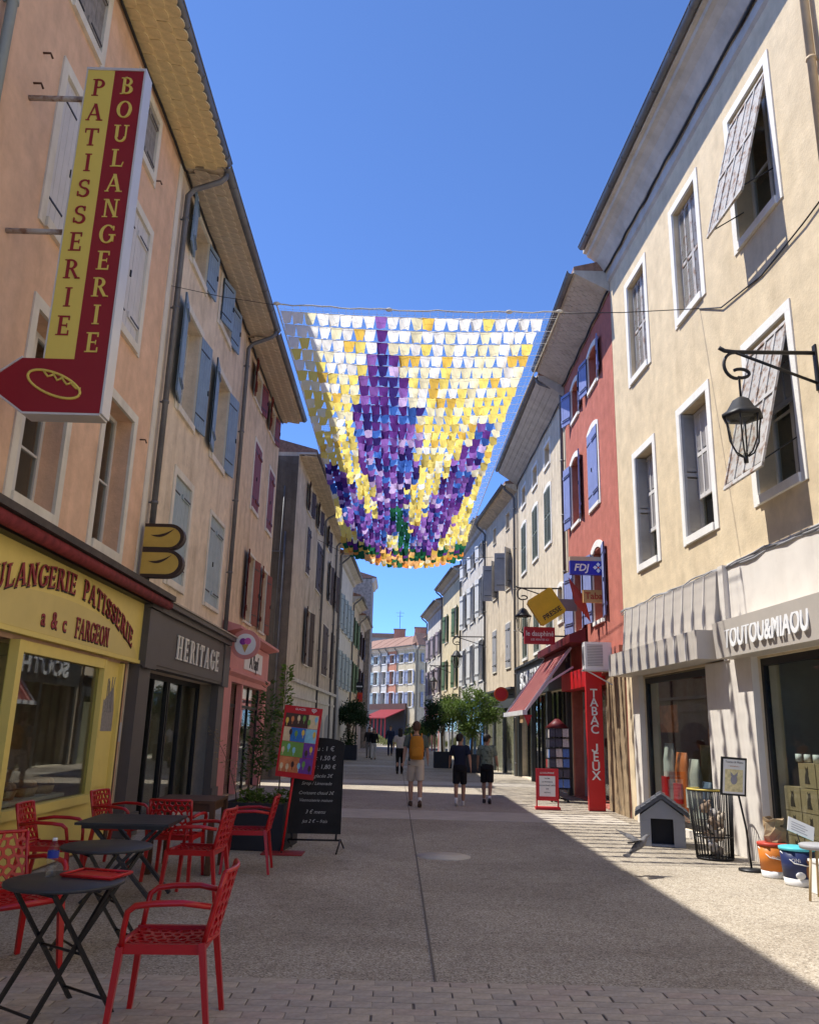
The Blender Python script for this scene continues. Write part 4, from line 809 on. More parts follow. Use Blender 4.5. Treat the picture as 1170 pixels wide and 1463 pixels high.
# ------------------------------------------------------------------ hanging canopy
CX0, CX1, CY0, CY1 = -2.28, 2.5, 12.5, 31.2
can = thing('flag_canopy', 'canopy of small cloth flags forming lavender stalks on yellow, strung over the street', 'canopy', (0, CY0, 8.5))
NR, NC = 42, 22
def cz(x, y):
    t = (y-CY0)/(CY1-CY0); s = (x-CX0)/(CX1-CX0)
    return 8.5-.12*t-(.06+.42*t)*4*s*(1-s)-.10*math.sin(math.pi*t)*(1-.3*t)
def cedge(t): return CX0+.12*math.sin(math.pi*t)-.12*t, CX1-.1*math.sin(math.pi*t)-.25*t
FC = {k: mat('flag_'+k, c, rough=.9, var=.05, trans=.74, spec=.1) for k, c in dict(white=(.88, .87, .83), cream=(.88, .82, .56), yellow=(.88, .72, .19), gold=(.76, .50, .10), violet=(.11, .035, .21), purple=(.26, .12, .42), lilac=(.56, .42, .68), navy=(.04, .025, .15), blue=(.05, .13, .45), green=(.02, .13, .06), dgreen=(.012, .07, .04), orange=(.80, .30, .06), peach=(.80, .45, .18)).items()}
rr = random.Random(11)
def near_seg(x, y, pts):
    best = 9
    for (x0, y0), (x1, y1) in zip(pts, pts[1:]):
        t = max(0, min(1, ((y-y0)/(y1-y0)))); best = min(best, abs(x-(x0+(x1-x0)*t)) if y0-.3 <= y <= y1+.3 else 9)
    return best
def colour(x, y):
    r = rr.random(); j = rr.uniform(.85, 1.1)
    d1 = near_seg(x, y, [(-.5, 12), (-.42, 26)]); w1 = .16 if y < 13.6 else .3 if y < 14.6 else .5 if y < 16 else .72 if y < 21 else .5
    d2 = near_seg(x, y, [(1.72, 17.2), (1.2, 22.5), (.4, 29.2)]); w2 = .2 if y < 18.5 else .34 if y < 20.5 else .52 if y < 25 else .66
    d3 = near_seg(x, y, [(-2.0, 20.2), (-1.0, 29)]); w3 = .26 if y < 21.5 else .42 if y < 24 else .6
    g_ = near_seg(x, y, [(-.3, 23.2), (.1, 28.9)])
    if y > 30.2: return 'peach' if r < .38 else 'orange' if r < .55 else 'gold' if r < .7 else 'green' if r < .85 else 'cream'
    if y > 28.6: return 'green' if r < .3 else 'dgreen' if r < .5 else 'gold' if r < .68 else 'peach' if r < .84 else 'violet'
    if y > 23.2 and g_ < .2: return 'green' if r < .6 else 'dgreen'
    if d1 < w1*j or d2 < w2*j or d3 < w3*j:
        if y < 13.6: return 'violet' if r < .7 else 'purple'
        return 'purple' if r < .24 else 'violet' if r < .56 else 'lilac' if r < .67 else 'navy' if r < .88 else 'blue'
    t = (y-CY0)/7.0
    if r < max(.02, .66-t*1.0): return 'white'
    if r < max(.14, .88-t*.75): return 'cream'
    return 'yellow' if r < .95 else 'gold'
def flag_verts(w, h, k):
    q = random.Random(k); a, b, c = q.uniform(-.014, .014), q.uniform(.01, .032), q.uniform(0, 6); n = 3; vs = []; tp = q.uniform(.25, .55)
    for i in range(n+1):
        for j in range(n+1):
            u, v = j/n-.5, i/n; vs.append((u*w*(1-tp*v), b*math.sin(c+u*4+v*2)*v+a*v*2+.03*v*v*math.sin(c), -v*h-.012*math.sin(u*5+c)*v))
    return vs, [(i*(n+1)+j, i*(n+1)+j+1, (i+1)*(n+1)+j+1, (i+1)*(n+1)+j) for i in range(n) for j in range(n)]
FM = {}
def flag_mesh(c, k):
    if (c, k) not in FM:
        m = MB(); m.smooth = True; m.add(*flag_verts(.214, .2, k)); o = m.build('flag', FC[c], fixn=False); FM[(c, k)] = o.data; bpy.data.objects.remove(o)
    return FM[(c, k)]
keys = list(FC); joined = MB(); joined.smooth = True; cnt = 0; lines = MB()
for r_ in range(NR):
    t = r_/(NR-1); y = CY0+.18+t*(CY1-CY0-.2); x0, x1 = cedge(t); lines.tube([(x0+(x1-x0)*i/12, y-CY0, cz(x0+(x1-x0)*i/12, y)-8.5) for i in range(13)], .004, 4, cap=False)
    for i in range(NC):
        x = x0+.04+(x1-x0-(.30 if r_ < 30 else .1))*(i+.5)/NC
        if rr.random() < .012: continue
        c = colour(x, y); k = rr.randrange(7); yaw = rr.uniform(-.14, .14) if y < 16 else rr.uniform(-.45, .45); sc_ = 1. if y < 24 else 1.1 if y < 28.5 else 1.3
        M = T(x+rr.uniform(-.012, .012), y-CY0, cz(x, y)-8.5, yaw, rr.uniform(.42, .68) if y < 18 else rr.uniform(.2, .75)) @ Matrix.Diagonal((sc_ if y > 28.5 else 1, 1, sc_, 1))
        if cnt < 300: link(flag_mesh(c, k), 'flag', can, M); cnt += 1
        else: joined.cur = keys.index(c); joined.M = M; joined.add(*flag_verts(.214, .2, k))
tag(joined.build('flag_rows', [FC[k] for k in keys], can, fixn=False), kind='stuff')
lines.build('flag_lines', WHITE, can, fixn=False)
net = MB(); s_ = .13
for i in range(int((CX1-CX0)/s_)+1):
    f_ = i*s_/(CX1-CX0); net.tube([((cedge(k/14)[0]+(cedge(k/14)[1]-cedge(k/14)[0])*min(1, f_)), k/14*(CY1-CY0), cz(cedge(k/14)[0]+(cedge(k/14)[1]-cedge(k/14)[0])*min(1, f_), CY0+k/14*(CY1-CY0))-8.49) for k in range(15)], .0022, 3, cap=False)
for i in range(int((CY1-CY0)/s_)+1):
    t = min(1, i*s_/(CY1-CY0)); a, b = cedge(t); net.tube([(a+(b-a)*k/6, t*(CY1-CY0), cz(a+(b-a)*k/6, CY0+t*(CY1-CY0))-8.49) for k in range(7)], .0022, 3, cap=False)
tag(net.build('netting', WHITE, can, fixn=False), kind='stuff')
ROPE = mat('white_rope', (.62, .58, .5), rough=.9, var=.2, scale=30)
q = MB(); q.tube([(CX0-.05+(CX1-CX0+.1)*k/30, .0+.02*math.sin(k), cz(CX0+(CX1-CX0)*k/30, CY0)-8.47+.008*math.sin(k*2.3)) for k in range(31)], .011, 6)
for sx in (CX0, CX1, CX0+1.9, CX1-.85): q.ball((sx, 0, cz(sx, CY0)-8.47), (.06, .03, .035))
q.tube([(cedge(k/14)[1], k/14*(CY1-CY0), cz(cedge(k/14)[1], CY0+k/14*(CY1-CY0))-8.49) for k in range(15)], .011, 5); q.tube([(cedge(k/14)[0], k/14*(CY1-CY0), cz(cedge(k/14)[0], CY0+k/14*(CY1-CY0))-8.49) for k in range(15)], .011, 5)
q.build('rope', ROPE, can); q = MB()
q.tube([(CX0, 0, 0), (-3.2, -.05, .1), (LX, -.1, .25)], .005, 5); q.tube([(CX1, 0, 0), (3.6, .1, .1), (4.98, .25, .3)], .008, 5)
q.tube([(LX+1.5+6*i/10, CY1-CY0, -.3-.15*math.sin(math.pi*i/10)) for i in range(11)], .008, 5); q.tube([(-3.4, CY1-CY0, .2), (CX0-.2, CY1-CY0, -.25)], .008, 5)
q.build('support_wire', DARKM, can)
MB().tube([(CX1+2.48, 12.76, 8.8), (5.0, 11.9, 8.35), (5.08, 10.6, 8.15), (5.12, 9.4, 8.2), (5.17, 8.6, 8.3)], .012, 5).build('loose_cable', DARKM); tag(bpy.data.objects['loose_cable'], 'dark cable sagging along the cream facade between the upper windows', 'cable')
# ------------------------------------------------------------------ signs and lamps
# bakery blade sign
bs = thing('bakery_blade_sign', 'tall yellow and burgundy projecting sign reading BOULANGERIE PATISSERIE', 'sign', (-3.44, 7.2, 4.35))
yb = .09; W_ = .59
bx('panel_yellow', (.005, -yb, .55), (W_/2-.012, yb, 3.84), SIGNY, bs); bx('panel_red', (W_/2-.012, -yb, .55), (W_, yb, 3.84), SIGNR, bs)
MB().prism([(-.52, .3), (-.2, .56), (W_, .56), (W_, .02), (-.12, .02)], 'y', -yb-.002, yb+.002).build('arrow_panel', SIGNR, bs)
q = MB(); q.box((-.01, -yb-.01, 3.84), (W_+.02, yb+.01, 3.87)); q.box((W_, -yb-.01, .02), (W_+.02, yb+.01, 3.84)); q.box((-.008, -yb-.006, .56), (.004, yb+.006, 3.84))
for a, b in (((-.53, .3), (-.2, .57)), ((-.53, .3), (-.12, .01)), ((-.12, .01), (W_, .01))): q.bar((a[0], 0, a[1]), (b[0], 0, b[1]), 2*yb+.02, .02, up=(0, 1, 0)) if False else q.prism([(a[0], a[1]-.012), (b[0], b[1]-.012), (b[0], b[1]+.008), (a[0], a[1]+.008)], 'y', -yb-.012, yb+.012)
q.build('frame', ALU, bs)
for word, lm_, cx, z_top, step in (('PATISSERIE', SIGNR, .14, 3.52, .302), ('BOULANGERIE', SIGNY, .435, 3.55, .2915)):
    hh = .205
    for i, ch in enumerate(word):
        wd = glyph(ch)[1]*hh
        def fn(gx, gz_, d, wd=wd, i=i): return (cx-wd/2+gx, -yb-.001-d, z_top-i*step+gz_)
        mb = MB(); put_glyph(mb, ch, hh, fn, 1., 0, .004); mb.build('letter', lm_, bs)
q = MB(); M_ = T(.13, -yb-.006, .3, 0, 0, R(22)); q.M = M_
q.tube([(.27*math.cos(R(a))*(1+.0*a), 0, .105*math.sin(R(a))) for a in range(0, 366, 12)], .013, 6, cap=False)
for k in range(4): q.tube([(-.17+k*.1, 0, .1-.012*abs(k-1)), (-.09+k*.1, 0, .045), (-.05+k*.1, 0, .1-.02*abs(k-1))], .011, 6)
q.build('loaf_outline', SIGNY, bs)
q = MB()
for z in (3.55, 1.97): q.tube([(-.62, 0, z), (.0, 0, z)], .028, 8)
q.tube([(-.62, 0, .3), (-.5, 0, .3)], .025, 8); q.build('bracket', mat('rusty_pale_steel', (.42, .38, .34), rough=.6, dirt=((.2, .09, .04), 8, .8, .5)), bs)
# B shaped loaf sign
b_ = thing('loaf_letter_sign', 'brown and yellow B shaped loaf sign projecting above the taupe shop', 'sign', (-3.97, 12.25, 3.74))
def bshape(k):
    p = [(0+k, .0+k)]; 
    for c, r_ in ((.215, .215), (.632, .198)): p += [(.38+ (r_*1.15-k)*math.cos(R(a)), c+(r_-k)*math.sin(R(a))) for a in range(-90, 91, 15)]
    return p+[(0+k, .83-k)]
MB().prism(bshape(0), 'y', -.07, .07).build('body', mat('dark_chocolate', (.045, .028, .02), rough=.5), b_)
for lo, c, r_ in ((.03, .215, .165), (.455, .62, .155)): MB().prism([(.0, c-r_)]+[(.38+r_*1.1*math.cos(R(a)), c+r_*math.sin(R(a))) for a in range(-90, 91, 15)]+[(.0, c+r_)], 'y', -.078, -.07).build('loaf', mat('loaf_gold', (.55, .38, .08), rough=.45), b_)
for c in (.215, .62): MB().prism([(.1+.35*i/10, c+.03-.05*math.sin(math.pi*i/10)+.1*(i/10)**2) for i in range(11)]+[(.1+.35*i/10, c+.03-.008*math.sin(math.pi*i/10)+.1*(i/10)**2) for i in range(10, -1, -1)], 'y', -.084, -.078).build('score_mark', mat('dark_chocolate', (.045, .028, .02)), b_)
def lantern(p, wallx, label, s=1., y_wall=None):
    t = thing('wall_lantern', label, 'lamp', p, 0, 'wrought iron wall lanterns'); L_ = wallx-p[0]; S = s
    q = MB(); q.tube([(-.12*S, 0, .0), (-.06*S, 0, -.035*S), (.06*S, 0, -.045*S), (L_, 0, -.03*S)], .022*S, 6); q.tube([(.05*S, 0, -.05*S), (L_, 0, -.38*S)], .016*S, 6)
    q.box((L_-.02, -.04, -.45*S), (L_, .04, .06*S))
    a = [(.05*S-.13*S*math.sin(R(t_)), 0, -.2*S+.15*S*math.cos(R(t_))) for t_ in range(0, 190, 15)]; a += [(.09*S+.09*S*math.sin(R(t_)), 0, -.31*S-.05*S*math.cos(R(t_))+0.02*S) for t_ in range(-20, 250, 25)]
    q.tube(a, .018*S, 6); q.tube([(.07*S, 0, -.36*S), (.07*S, 0, -.56*S)], .012*S, 6); q.build('bracket', IRON, t)
    c = .07*S; q = MB(); q.rings([(c, 0, -.56*S, .03*S, .03*S), (c, 0, -.60*S, .09*S, .09*S), (c, 0, -.72*S, .16*S, .16*S), (c, 0, -.76*S, .215*S, .215*S), (c, 0, -.79*S, .215*S, .215*S), (c, 0, -.79*S, .15*S, .15*S)], 6)
    q.build('hood', IRON, t); q = MB()
    for k in range(6):
        a_ = R(60*k); q.tube([(c+r_*S*math.cos(a_), r_*S*math.sin(a_), z*S) for r_, z in ((.185, -.79), (.165, -.9), (.15, -1.05), (.09, -1.17), (.03, -1.21))], .009*S, 5)
    q.tube([(c, 0, -1.18*S), (c, 0, -1.28*S)], .025*S, 8); q.build('cage', IRON, t)
    MB().rings([(c, 0, -.79*S, .17*S, .17*S), (c, 0, -.9*S, .15*S, .15*S), (c, 0, -1.05*S, .13*S, .13*S), (c, 0, -1.17*S, .07*S, .07*S)], 6).build('glass', glass_mat('frosted_lamp_glass', (.93, .93, .9), 1.25), t)
    return t
p = at_y(1043, 497, 9.5); lantern((p.x, 9.5, p.z), r1x(9.5)-.0, 'large black wrought iron lantern on the cream facade', 1.2)
p = at_y(748, 838, 24.2); lantern((p.x-.1, 24.2, p.z), 4.74, 'black lantern behind the yellow diamond newsagent sign', 1.15)
p = at_y(650, 908, 40.2); lantern((p.x, 40.2, p.z), 4.05, 'distant black lantern on the pale house with white shutters', 1.3)
p = at_y(617, 950, 52); lantern((p.x, 52, p.z), 3.15, 'farthest small lantern beyond the potted trees', 1.3)
# tobacconist signs
def board(name, label, px0, py0, px1, py1, Y, mt, d=.06, arm=4.74):
    a, b = at_y(px0, py1, Y), at_y(px1, py0, Y); t = thing(name, label, 'sign', ((a.x+b.x)/2, Y, (a.z+b.z)/2)); w, h = b.x-a.x, b.z-a.z
    bx('board', (-w/2, -d, -h/2), (w/2, d, h/2), mt, t)
    if arm: MB().bar((w/2, 0, 0), (arm-t.location.x, 0, 0), .04, .04).build('arm', DARKM, t)
    return t, w, h
FB = mat('royal_blue_sign', (.012, .02, .38), rough=.35); t, w, h = board('lottery_sign', 'blue and white FDJ lottery sign box on the red house', 814, 797, 865, 821, 19.3, FB); bx('top_band', (-w/2-.002, -.064, h*.27), (w/2+.002, .064, h/2+.002), mat('tan_sign_top', (.5, .42, .3)), t)
text('FDJ', h*.55, .004, WHITE, t, T(-w*.2, -.068, -h*.13) @ CAMTX, bold=.02, shear=.2)
q = MB()
for k in range(4): q.M = T(w*.27, -.07, -h*.1, 0, 0, R(45+90*k)); q.prism([(0, 0), (.05, .03), (.09, .09), (.03, .05)], 'y', -.003, .003); q.prism([(0.01, .01), (.09, .02), (.09, .09), (.02, .09)], 'y', -.002, .002)
q.build('clover', WHITE, t); disc(MB(), .025, -.078, -.068, 12, (w*.27, -h*.1)).build('clover_centre', REDP, t)
MB().box((w/2, -.1, -.02), (w/2+.18, .1, h*.5)).build('mount', mat('brown_mount', (.08, .05, .04)), t, fixn=False)
t, w, h = board('tobacco_sign', 'tan sign board reading Tabac in red on the red house', 833, 844, 868, 861, 19.6, mat('tan_sign', (.55, .33, .13)), .04); text('Tabac', h*.75, .004, mat('brick_red_lettering', (.42, .05, .03)), t, T(0, -.046, 0) @ CAMTX, bold=.012, fit=w*.85)
a = at_y(828, 857, 20); t = thing('red_diamond_sign', 'long red diamond tobacco sign hanging askew on the red house', 'sign', (a.x, 20, a.z)); q = MB(); q.M = T(0, 0, 0, 0, 0, R(-28)*-1 if False else R(28)*-1)
ROT = R(28); hh, ww = .62, .16
q = MB(); q.M = T(0, 0, 0, R(15), 0, -ROT); q.add([(0, 0, hh), (ww, 0, 0), (0, 0, -hh), (-ww, 0, 0), (0, -.09, 0), (0, .09, 0)], [(0, 1, 4), (1, 2, 4), (2, 3, 4), (3, 0, 4), (1, 0, 5), (2, 1, 5), (3, 2, 5), (0, 3, 5)]); q.build('diamond', mat('tobacco_red', (.38, .04, .03), rough=.45), t); MB().bar((.05, 0, 0), (4.74-a.x, 0, .05), .035, .035).build('arm', DARKM, t)
a = at_y(780, 867, 22.3); t = thing('newsagent_sign', 'yellow diamond sign reading PRESSE tilted over the street', 'sign', (a.x, 22.3, a.z)); q = MB(); q.M = T(0, 0, 0, 0, 0, R(-33)); r_ = .4
pts = [(-r_, -r_+.06), (-r_+.06, -r_), (r_-.06, -r_), (r_, -r_+.06), (r_, r_-.06), (r_-.06, r_), (-r_+.06, r_), (-r_, r_-.06)]; q.prism(pts, 'y', -.09, .09); q.build('box', mat('press_yellow', (.68, .42, .01), rough=.35), t)
text('PRESSE', .19, .004, BLACKL, t, T(0, -.096, 0) @ Matrix.Rotation(R(-33), 4, 'Y') @ T(.03, 0, -.24) @ CAMTX, bold=.015); MB().box((.33, -.03, -.1), (4.74-a.x, .03, .22)).build('arm_plate', mat('mauve_grey_plate', (.22, .17, .17)), t, fixn=False)
t, w, h = board('newspaper_sign', 'red sign reading le dauphine under the yellow diamond', 749, 897, 792, 920, 22.8, mat('news_red', (.40, .012, .02), rough=.4)); text('le dauphiné', h*.42, .004, WHITE, t, T(0, -.066, h*.1) @ CAMTX, fit=w*.9, bold=.01); text('LES VENTES ICI', h*.16, .003, WHITE, t, T(0, -.066, -h*.25) @ CAMTX)
a = at_y(716, 992, 33.5); t = thing('round_shop_sign', 'round orange red shop sign beside the awning tip', 'sign', (a.x, 33.5, a.z)); disc(MB(), .28, -.05, .05).build('board', mat('orange_red_sign', (.55, .07, .02)), t); disc(MB(), .22, -.056, -.05).build('face', REDP, t); MB().bar((.3, 0, 0), (4.6-a.x, 0, 0), .04, .04).build('arm', DARKM, t)
a = at_y(513, 981, 55); t = thing('round_black_sign', 'round black hanging shop sign on the left above the potted tree', 'sign', (a.x, 55, a.z)); disc(MB(), .3, -.04, .04).build('board', DARKM, t); MB().box((-.22, -.046, -.04), (.22, -.04, .04)).build('face_band', WHITE, t, fixn=False); MB().bar((-.6, 0, .42), (.3, 0, .42), .04, .04).build('arm', DARKM, t)
t, w, h = board('red_square_sign', 'small orange red square sign under the round black sign', 510, 990, 518, 1003, 55, mat('orange_red_sign', (.55, .07, .02)), .05, None); MB().bar((-w/2, 0, 0), (-3.02-t.location.x, 0, 0), .04, .04).build('arm', DARKM, t); bx('face', (-w*.3, -.056, -h*.3), (w*.3, -.05, h*.3), REDP, t)
# ------------------------------------------------------------------ terrace: chairs and tables
def web(W, H, nx, ny, fn, seed, hole=.70):
    """irregular honeycomb lattice over a W x H panel, mapped by fn(x, z) -> point"""
    q = random.Random(seed); m = MB(); cw, ch = W/nx, H/ny; J = {}
    def V_(i, j, k):
        key = (round(i, 3), round(j, 3))
        if key not in J: J[key] = (q.uniform(-.22, .22)*cw, q.uniform(-.2, .2)*ch)
        x, z = i*cw+J[key][0], j*ch+J[key][1]; return (min(max(x, 0), W), min(max(z, 0), H))
    for r_ in range(-1, ny+1):
        for c_ in range(-1, nx+1):
            ox = c_+(.5 if r_ % 2 else 0)
            P = [V_(ox, r_+.33, 0), V_(ox+.5, r_, 0), V_(ox+1, r_+.33, 0), V_(ox+1, r_+1, 0), V_(ox+.5, r_+1.33, 0), V_(ox, r_+1, 0)]
            cx = sum(p[0] for p in P)/6; cz_ = sum(p[1] for p in P)/6
            Q = [(cx+(p[0]-cx)*hole, cz_+(p[1]-cz_)*hole) for p in P]
            m.add([fn(*p) for p in P]+[fn(*p) for p in Q], [(i, (i+1) % 6, 6+(i+1) % 6, 6+i) for i in range(6)])
    return m
def solid(o, t, bev=0):
    s = o.modifiers.new('thickness', 'SOLIDIFY'); s.thickness = t; s.offset = 0; return o
def make_chair():
    t = thing('armchair', 'x', 'chair', group='red perforated terrace armchairs')
    def seatf(x, z): return (-.2+x, -.21+z, .445-.012*math.sin(math.pi*z/.42)-.012*math.sin(math.pi*x/.42))
    solid(web(.42, .42, 7, 7, seatf, 1).build('seat', CHAIRR, t, fixn=False), .014)
    q = MB(); q.bar((-.22, -.222, .435), (.235, -.222, .435), .03, .05); q.bar((-.22, .222, .435), (.235, .222, .435), .03, .05); q.tube([(.225, -.22, .43), (.24, 0, .43), (.225, .22, .43)], .022, 8); q.bar((-.21, -.2, .435), (-.21, .2, .435), .03, .05); q.build('seat_rim', CHAIRR, t)
    def backf(x, z): y = x-.22; return (-.225-.235*z-.035*math.cos(y/.22*math.pi/2)+.0, y, .47+z*.98)
    solid(web(.44, .36, 7, 6, backf, 2, .68).build('backrest', CHAIRR, t, fixn=False), .016)
    q = MB(); q.tube([backf(.44*i/10, .36) for i in range(11)], .014, 7); q.tube([backf(.44*i/10, 0) for i in range(11)], .014, 7); q.tube([backf(0, .36*i/4) for i in range(5)], .016, 7); q.tube([backf(.44, .36*i/4) for i in range(5)], .016, 7); q.build('back_rim', CHAIRR, t)
    for s in (-1, 1):
        q = MB(); q.bar((.215, s*.235, .45), (.25, s*.262, 0), .042, .036, tp=.75); q.build('leg', CHAIRR, t)
        q = MB(); q.bar((-.215, s*.225, .47), (-.285, s*.25, 0), .042, .036, tp=.75); q.build('leg', CHAIRR, t)
        q = MB(); q.tube([(.213, s*.236, .44), (.205, s*.25, .54), (.19, s*.262, .625), (.15, s*.266, .655), (.05, s*.268, .668), (-.1, s*.262, .672), (-.25, s*.235, .65)], [.02, .02, .021, .022, .022, .022, .02], 8, flat=.8); q.build('arm', CHAIRR, t)
    return t
proto = make_chair(); index_children(proto)
CHS = [(-1.27, 5.13, 183, 'nearest red perforated armchair, its back to the right, in the foreground'), (-2.62, 6.12, -38, 'red perforated armchair cut by the left edge beside the front round table'), (-3.36, 8.6, 4, 'red perforated armchair against the yellow bakery wall'), (-3.25, 10.3, -8, 'red perforated armchair behind the folding table by the brown door'), (-2.42, 9.62, 88, 'red perforated armchair turned away, pushed to the wooden table'), (-1.95, 8.6, 176, 'red perforated armchair right of the square folding table'), (-1.74, 10.2, 184, 'red perforated armchair in front of the dark planter')]
for i, (x, y, a, lb) in enumerate(CHS):
    o = proto if i == 0 else copy_tree(proto); o.location = (x, y, .005); o.rotation_euler = (0, 0, R(a)); o['label'] = lb
def round_table(x, y, rz, label):
    t = thing('folding_table', label, 'table', (x, y, .005), rz, 'round black folding tables')
    q = MB(); q.rings([(0, 0, .695, .325, .325), (0, 0, .70, .335, .335), (0, 0, .712, .335, .335), (0, 0, .718, .328, .328)], 36); q.build('table_top', TABLEK, t)
    for s in (-1, 1):
        q = MB(); q.bar((-.20, s*.2, .69), (.27, s*.2, 0), .022, .022); q.build('leg', DARKM, t); q = MB(); q.bar((.20, s*.175, .69), (-.27, s*.175, 0), .022, .022); q.build('leg', DARKM, t)
    q = MB(); q.tube([(-.2, -.2, .68), (-.2, .2, .68)], .01, 6); q.tube([(.2, -.19, .68), (.2, .19, .68)], .01, 6); q.tube([(.035, -.2, .345), (.035, .2, .345)], .008, 6); q.tube([(.22, -.2, .08), (.22, .2, .08)], .008, 6); q.tube([(-.22, -.18, .08), (-.22, .18, .08)], .008, 6); q.build('cross_rod', DARKM, t)
    return t
round_table(-1.93, 5.2, R(55), 'front round black folding table holding the red tray'); round_table(-2.18, 6.64, R(40), 'bare round black folding table behind the one with the tray')
t = thing('slatted_table', 'square charcoal slatted folding table in the middle of the terrace', 'table', (-2.56, 8.5, .005), R(2))
for k in range(6): bx('slat', (-.43, -.42+k*.14+.003, .69), (.43, -.42+(k+1)*.14-.003, .712), TABLEK, t)
bx('apron', (-.38, -.36, .655), (.38, .36, .689), TABLEK, t)
for s in (-1, 1):
    MB().bar((-.3, s*.3, .68), (.34, s*.3, 0), .05, .03).build('leg', TABLEK, t); MB().bar((.3, s*.27, .68), (-.34, s*.27, 0), .05, .03).build('leg', TABLEK, t)
t = thing('wooden_table', 'dark brown wooden side table between chairs and planter', 'table', (-2.43, 10.2, .005), R(1)); bx('table_top', (-.36, -.4, .75), (.36, .4, .78), WOODS, t); bx('apron', (-.32, -.36, .66), (.32, .36, .75), WOODS, t)
for sx in (-1, 1):
    for sy in (-1, 1): bx('leg', (sx*.33-.03, sy*.37-.03, 0), (sx*.33+.03, sy*.37+.03, .75), WOODS, t)
# bottle and tray
t = thing('water_bottle', 'clear plastic water bottle with blue label on the front round table', 'bottle', (-2.05, 5.28, .724)); q = MB(); q.rings([(0, 0, 0, .028, .028), (0, 0, .01, .032, .032), (0, 0, .06, .032, .032), (0, 0, .07, .030, .030), (0, 0, .08, .032, .032), (0, 0, .15, .032, .032), (0, 0, .18, .018, .018), (0, 0, .2, .012, .012)], 18); q.build('body', BOTTLE, t)
MB().rings([(0, 0, .105, .0328, .0328), (0, 0, .145, .0328, .0328)], 18, cap=False).build('label_band', mat('label_blue', (.02, .04, .30), rough=.4), t); MB().rings([(0, 0, .2, .014, .014), (0, 0, .216, .014, .014)], 14).build('cap', WHITE, t)
t = thing('serving_tray', 'red plastic serving tray lying on the front round table', 'tray', (-1.80, 5.35, .724), R(-14)); bx('base', (-.16, -.11, 0), (.16, .11, .006), REDP, t); q = MB()
for a, b in (((-.16, -.11), (.16, -.11)), ((.16, -.11), (.16, .11)), ((.16, .11), (-.16, .11)), ((-.16, .11), (-.16, -.11))): q.tube([(a[0]*1.04, a[1]*1.06, .014), (b[0]*1.04, b[1]*1.06, .014)], .008, 6)
q.build('rim', REDP, t)
# ------------------------------------------------------------------ planter with shrubs, poster stand, chalk board
LEAF = mat('leaf_green', (.055, .11, .025), rough=.6, var=.4, scale=12, trans=.3); LEAF2 = mat('light_leaf_green', (.12, .19, .035), rough=.6, var=.35, scale=12, trans=.35); LEAFD = mat('dark_leaf_green', (.022, .055, .014), rough=.6, var=.35, scale=10, trans=.2); BARK = mat('bark', (.14, .10, .07), rough=.95, var=.3, scale=20, bump=.5); DRY = mat('dry_stem', (.30, .22, .12), rough=.9)
def leaf(mb, p, d, L_, w, q):
    d = Vector(d).normalized(); s = d.cross(Vector((q.uniform(-1, 1), q.uniform(-1, 1), q.uniform(-.3, 1)))); s = s.normalized() if s.length > 1e-4 else Vector((1, 0, 0)); n = d.cross(s)
    p = Vector(p); m_ = p+d*L_*.5+n*L_*.08; mb.add([p, m_+s*w/2, p+d*L_, m_-s*w/2], [(0, 1, 2, 3)])
def planter_box(name, label, x, y, sx, sy, h, rz=0., mt=None):
    t = thing(name, label, 'planter', (x, y, gz(y)+.004), rz); q = MB(); a, b, k = sx/2, sy/2, .03
    for p0, p1 in (((-a, -b, 0), (a, -b+k, h)), ((-a, b-k, 0), (a, b, h)), ((-a, -b+k, 0), (-a+k, b-k, h)), ((a-k, -b+k, 0), (a, b-k, h))): q.box(p0, p1)
    q.build('box', mt or NAVY, t, fixn=False); bx('soil', (-a+k, -b+k, 0), (a-k, b-k, h-.05), SOIL, t); return t
planter_box('planter', 'large anthracite planter box behind the red chairs', -1.92, 12.25, .86, .95, .6, R(-6))
def stem_shrub(name, label, x, y, z, stems, seed, lm, ls=(.1, .02), cat='shrub', dens=9):
    q = random.Random(seed); t = thing(name, label, cat, (x, y, z)); st = MB(); lf = MB()
    for (dx, dy, h, bend, r0) in stems:
        a = q.uniform(0, 6.28); pts = [(dx+bend*math.cos(a)*(k/8)**1.6, dy+bend*math.sin(a)*(k/8)**1.6, h*k/8) for k in range(9)]; st.tube(pts, [r0*(1-.8*k/8) for k in range(9)], 5)
        for k in range(int(h*dens*10)):
            f_ = q.uniform(.25, 1); i = min(7, int(f_*8)); p = Vector(pts[i]).lerp(Vector(pts[i+1]), f_*8-i); an = q.uniform(0, 6.28); sp = q.uniform(0, .16)*(1.15-f_)+.01
            p += Vector((math.cos(an)*sp, math.sin(an)*sp, q.uniform(-.03, .03))); leaf(lf, p, (math.cos(an), math.sin(an), q.uniform(-.2, .9)), ls[0]*q.uniform(.6, 1.3), ls[1]*q.uniform(.7, 1.4), q)
    st.build('stem', BARK, t); lf.build('foliage', lm, t, fixn=False); return t
stem_shrub('oleander_shrub', 'loose leafy shrub rising from the dark planter in front of the pink shop', -2.02, 12.25, .56, [(-.1, 0, 1.55, .2, .012), (.0, .1, 1.7, .12, .012), (-.15, .1, 1.2, .3, .01), (.05, -.05, 1.45, .15, .01)], 4, LEAF, (.10, .026), dens=9)
stem_shrub('tall_spire_plant', 'tall narrow yellowish spire plant at the planter corner', -1.72, 12.45, .56, [(0, 0, 1.95, .05, .012)], 8, LEAF2, (.09, .03), 'plant', 22)
stem_shrub('dry_grass_plume', 'dry tan plume leaning left over the planter', -2.2, 12.1, .56, [(-.05, 0, 1.0, .45, .008), (0, .02, .8, .3, .006)], 12, DRY, (.06, .015), 'plant', 7)
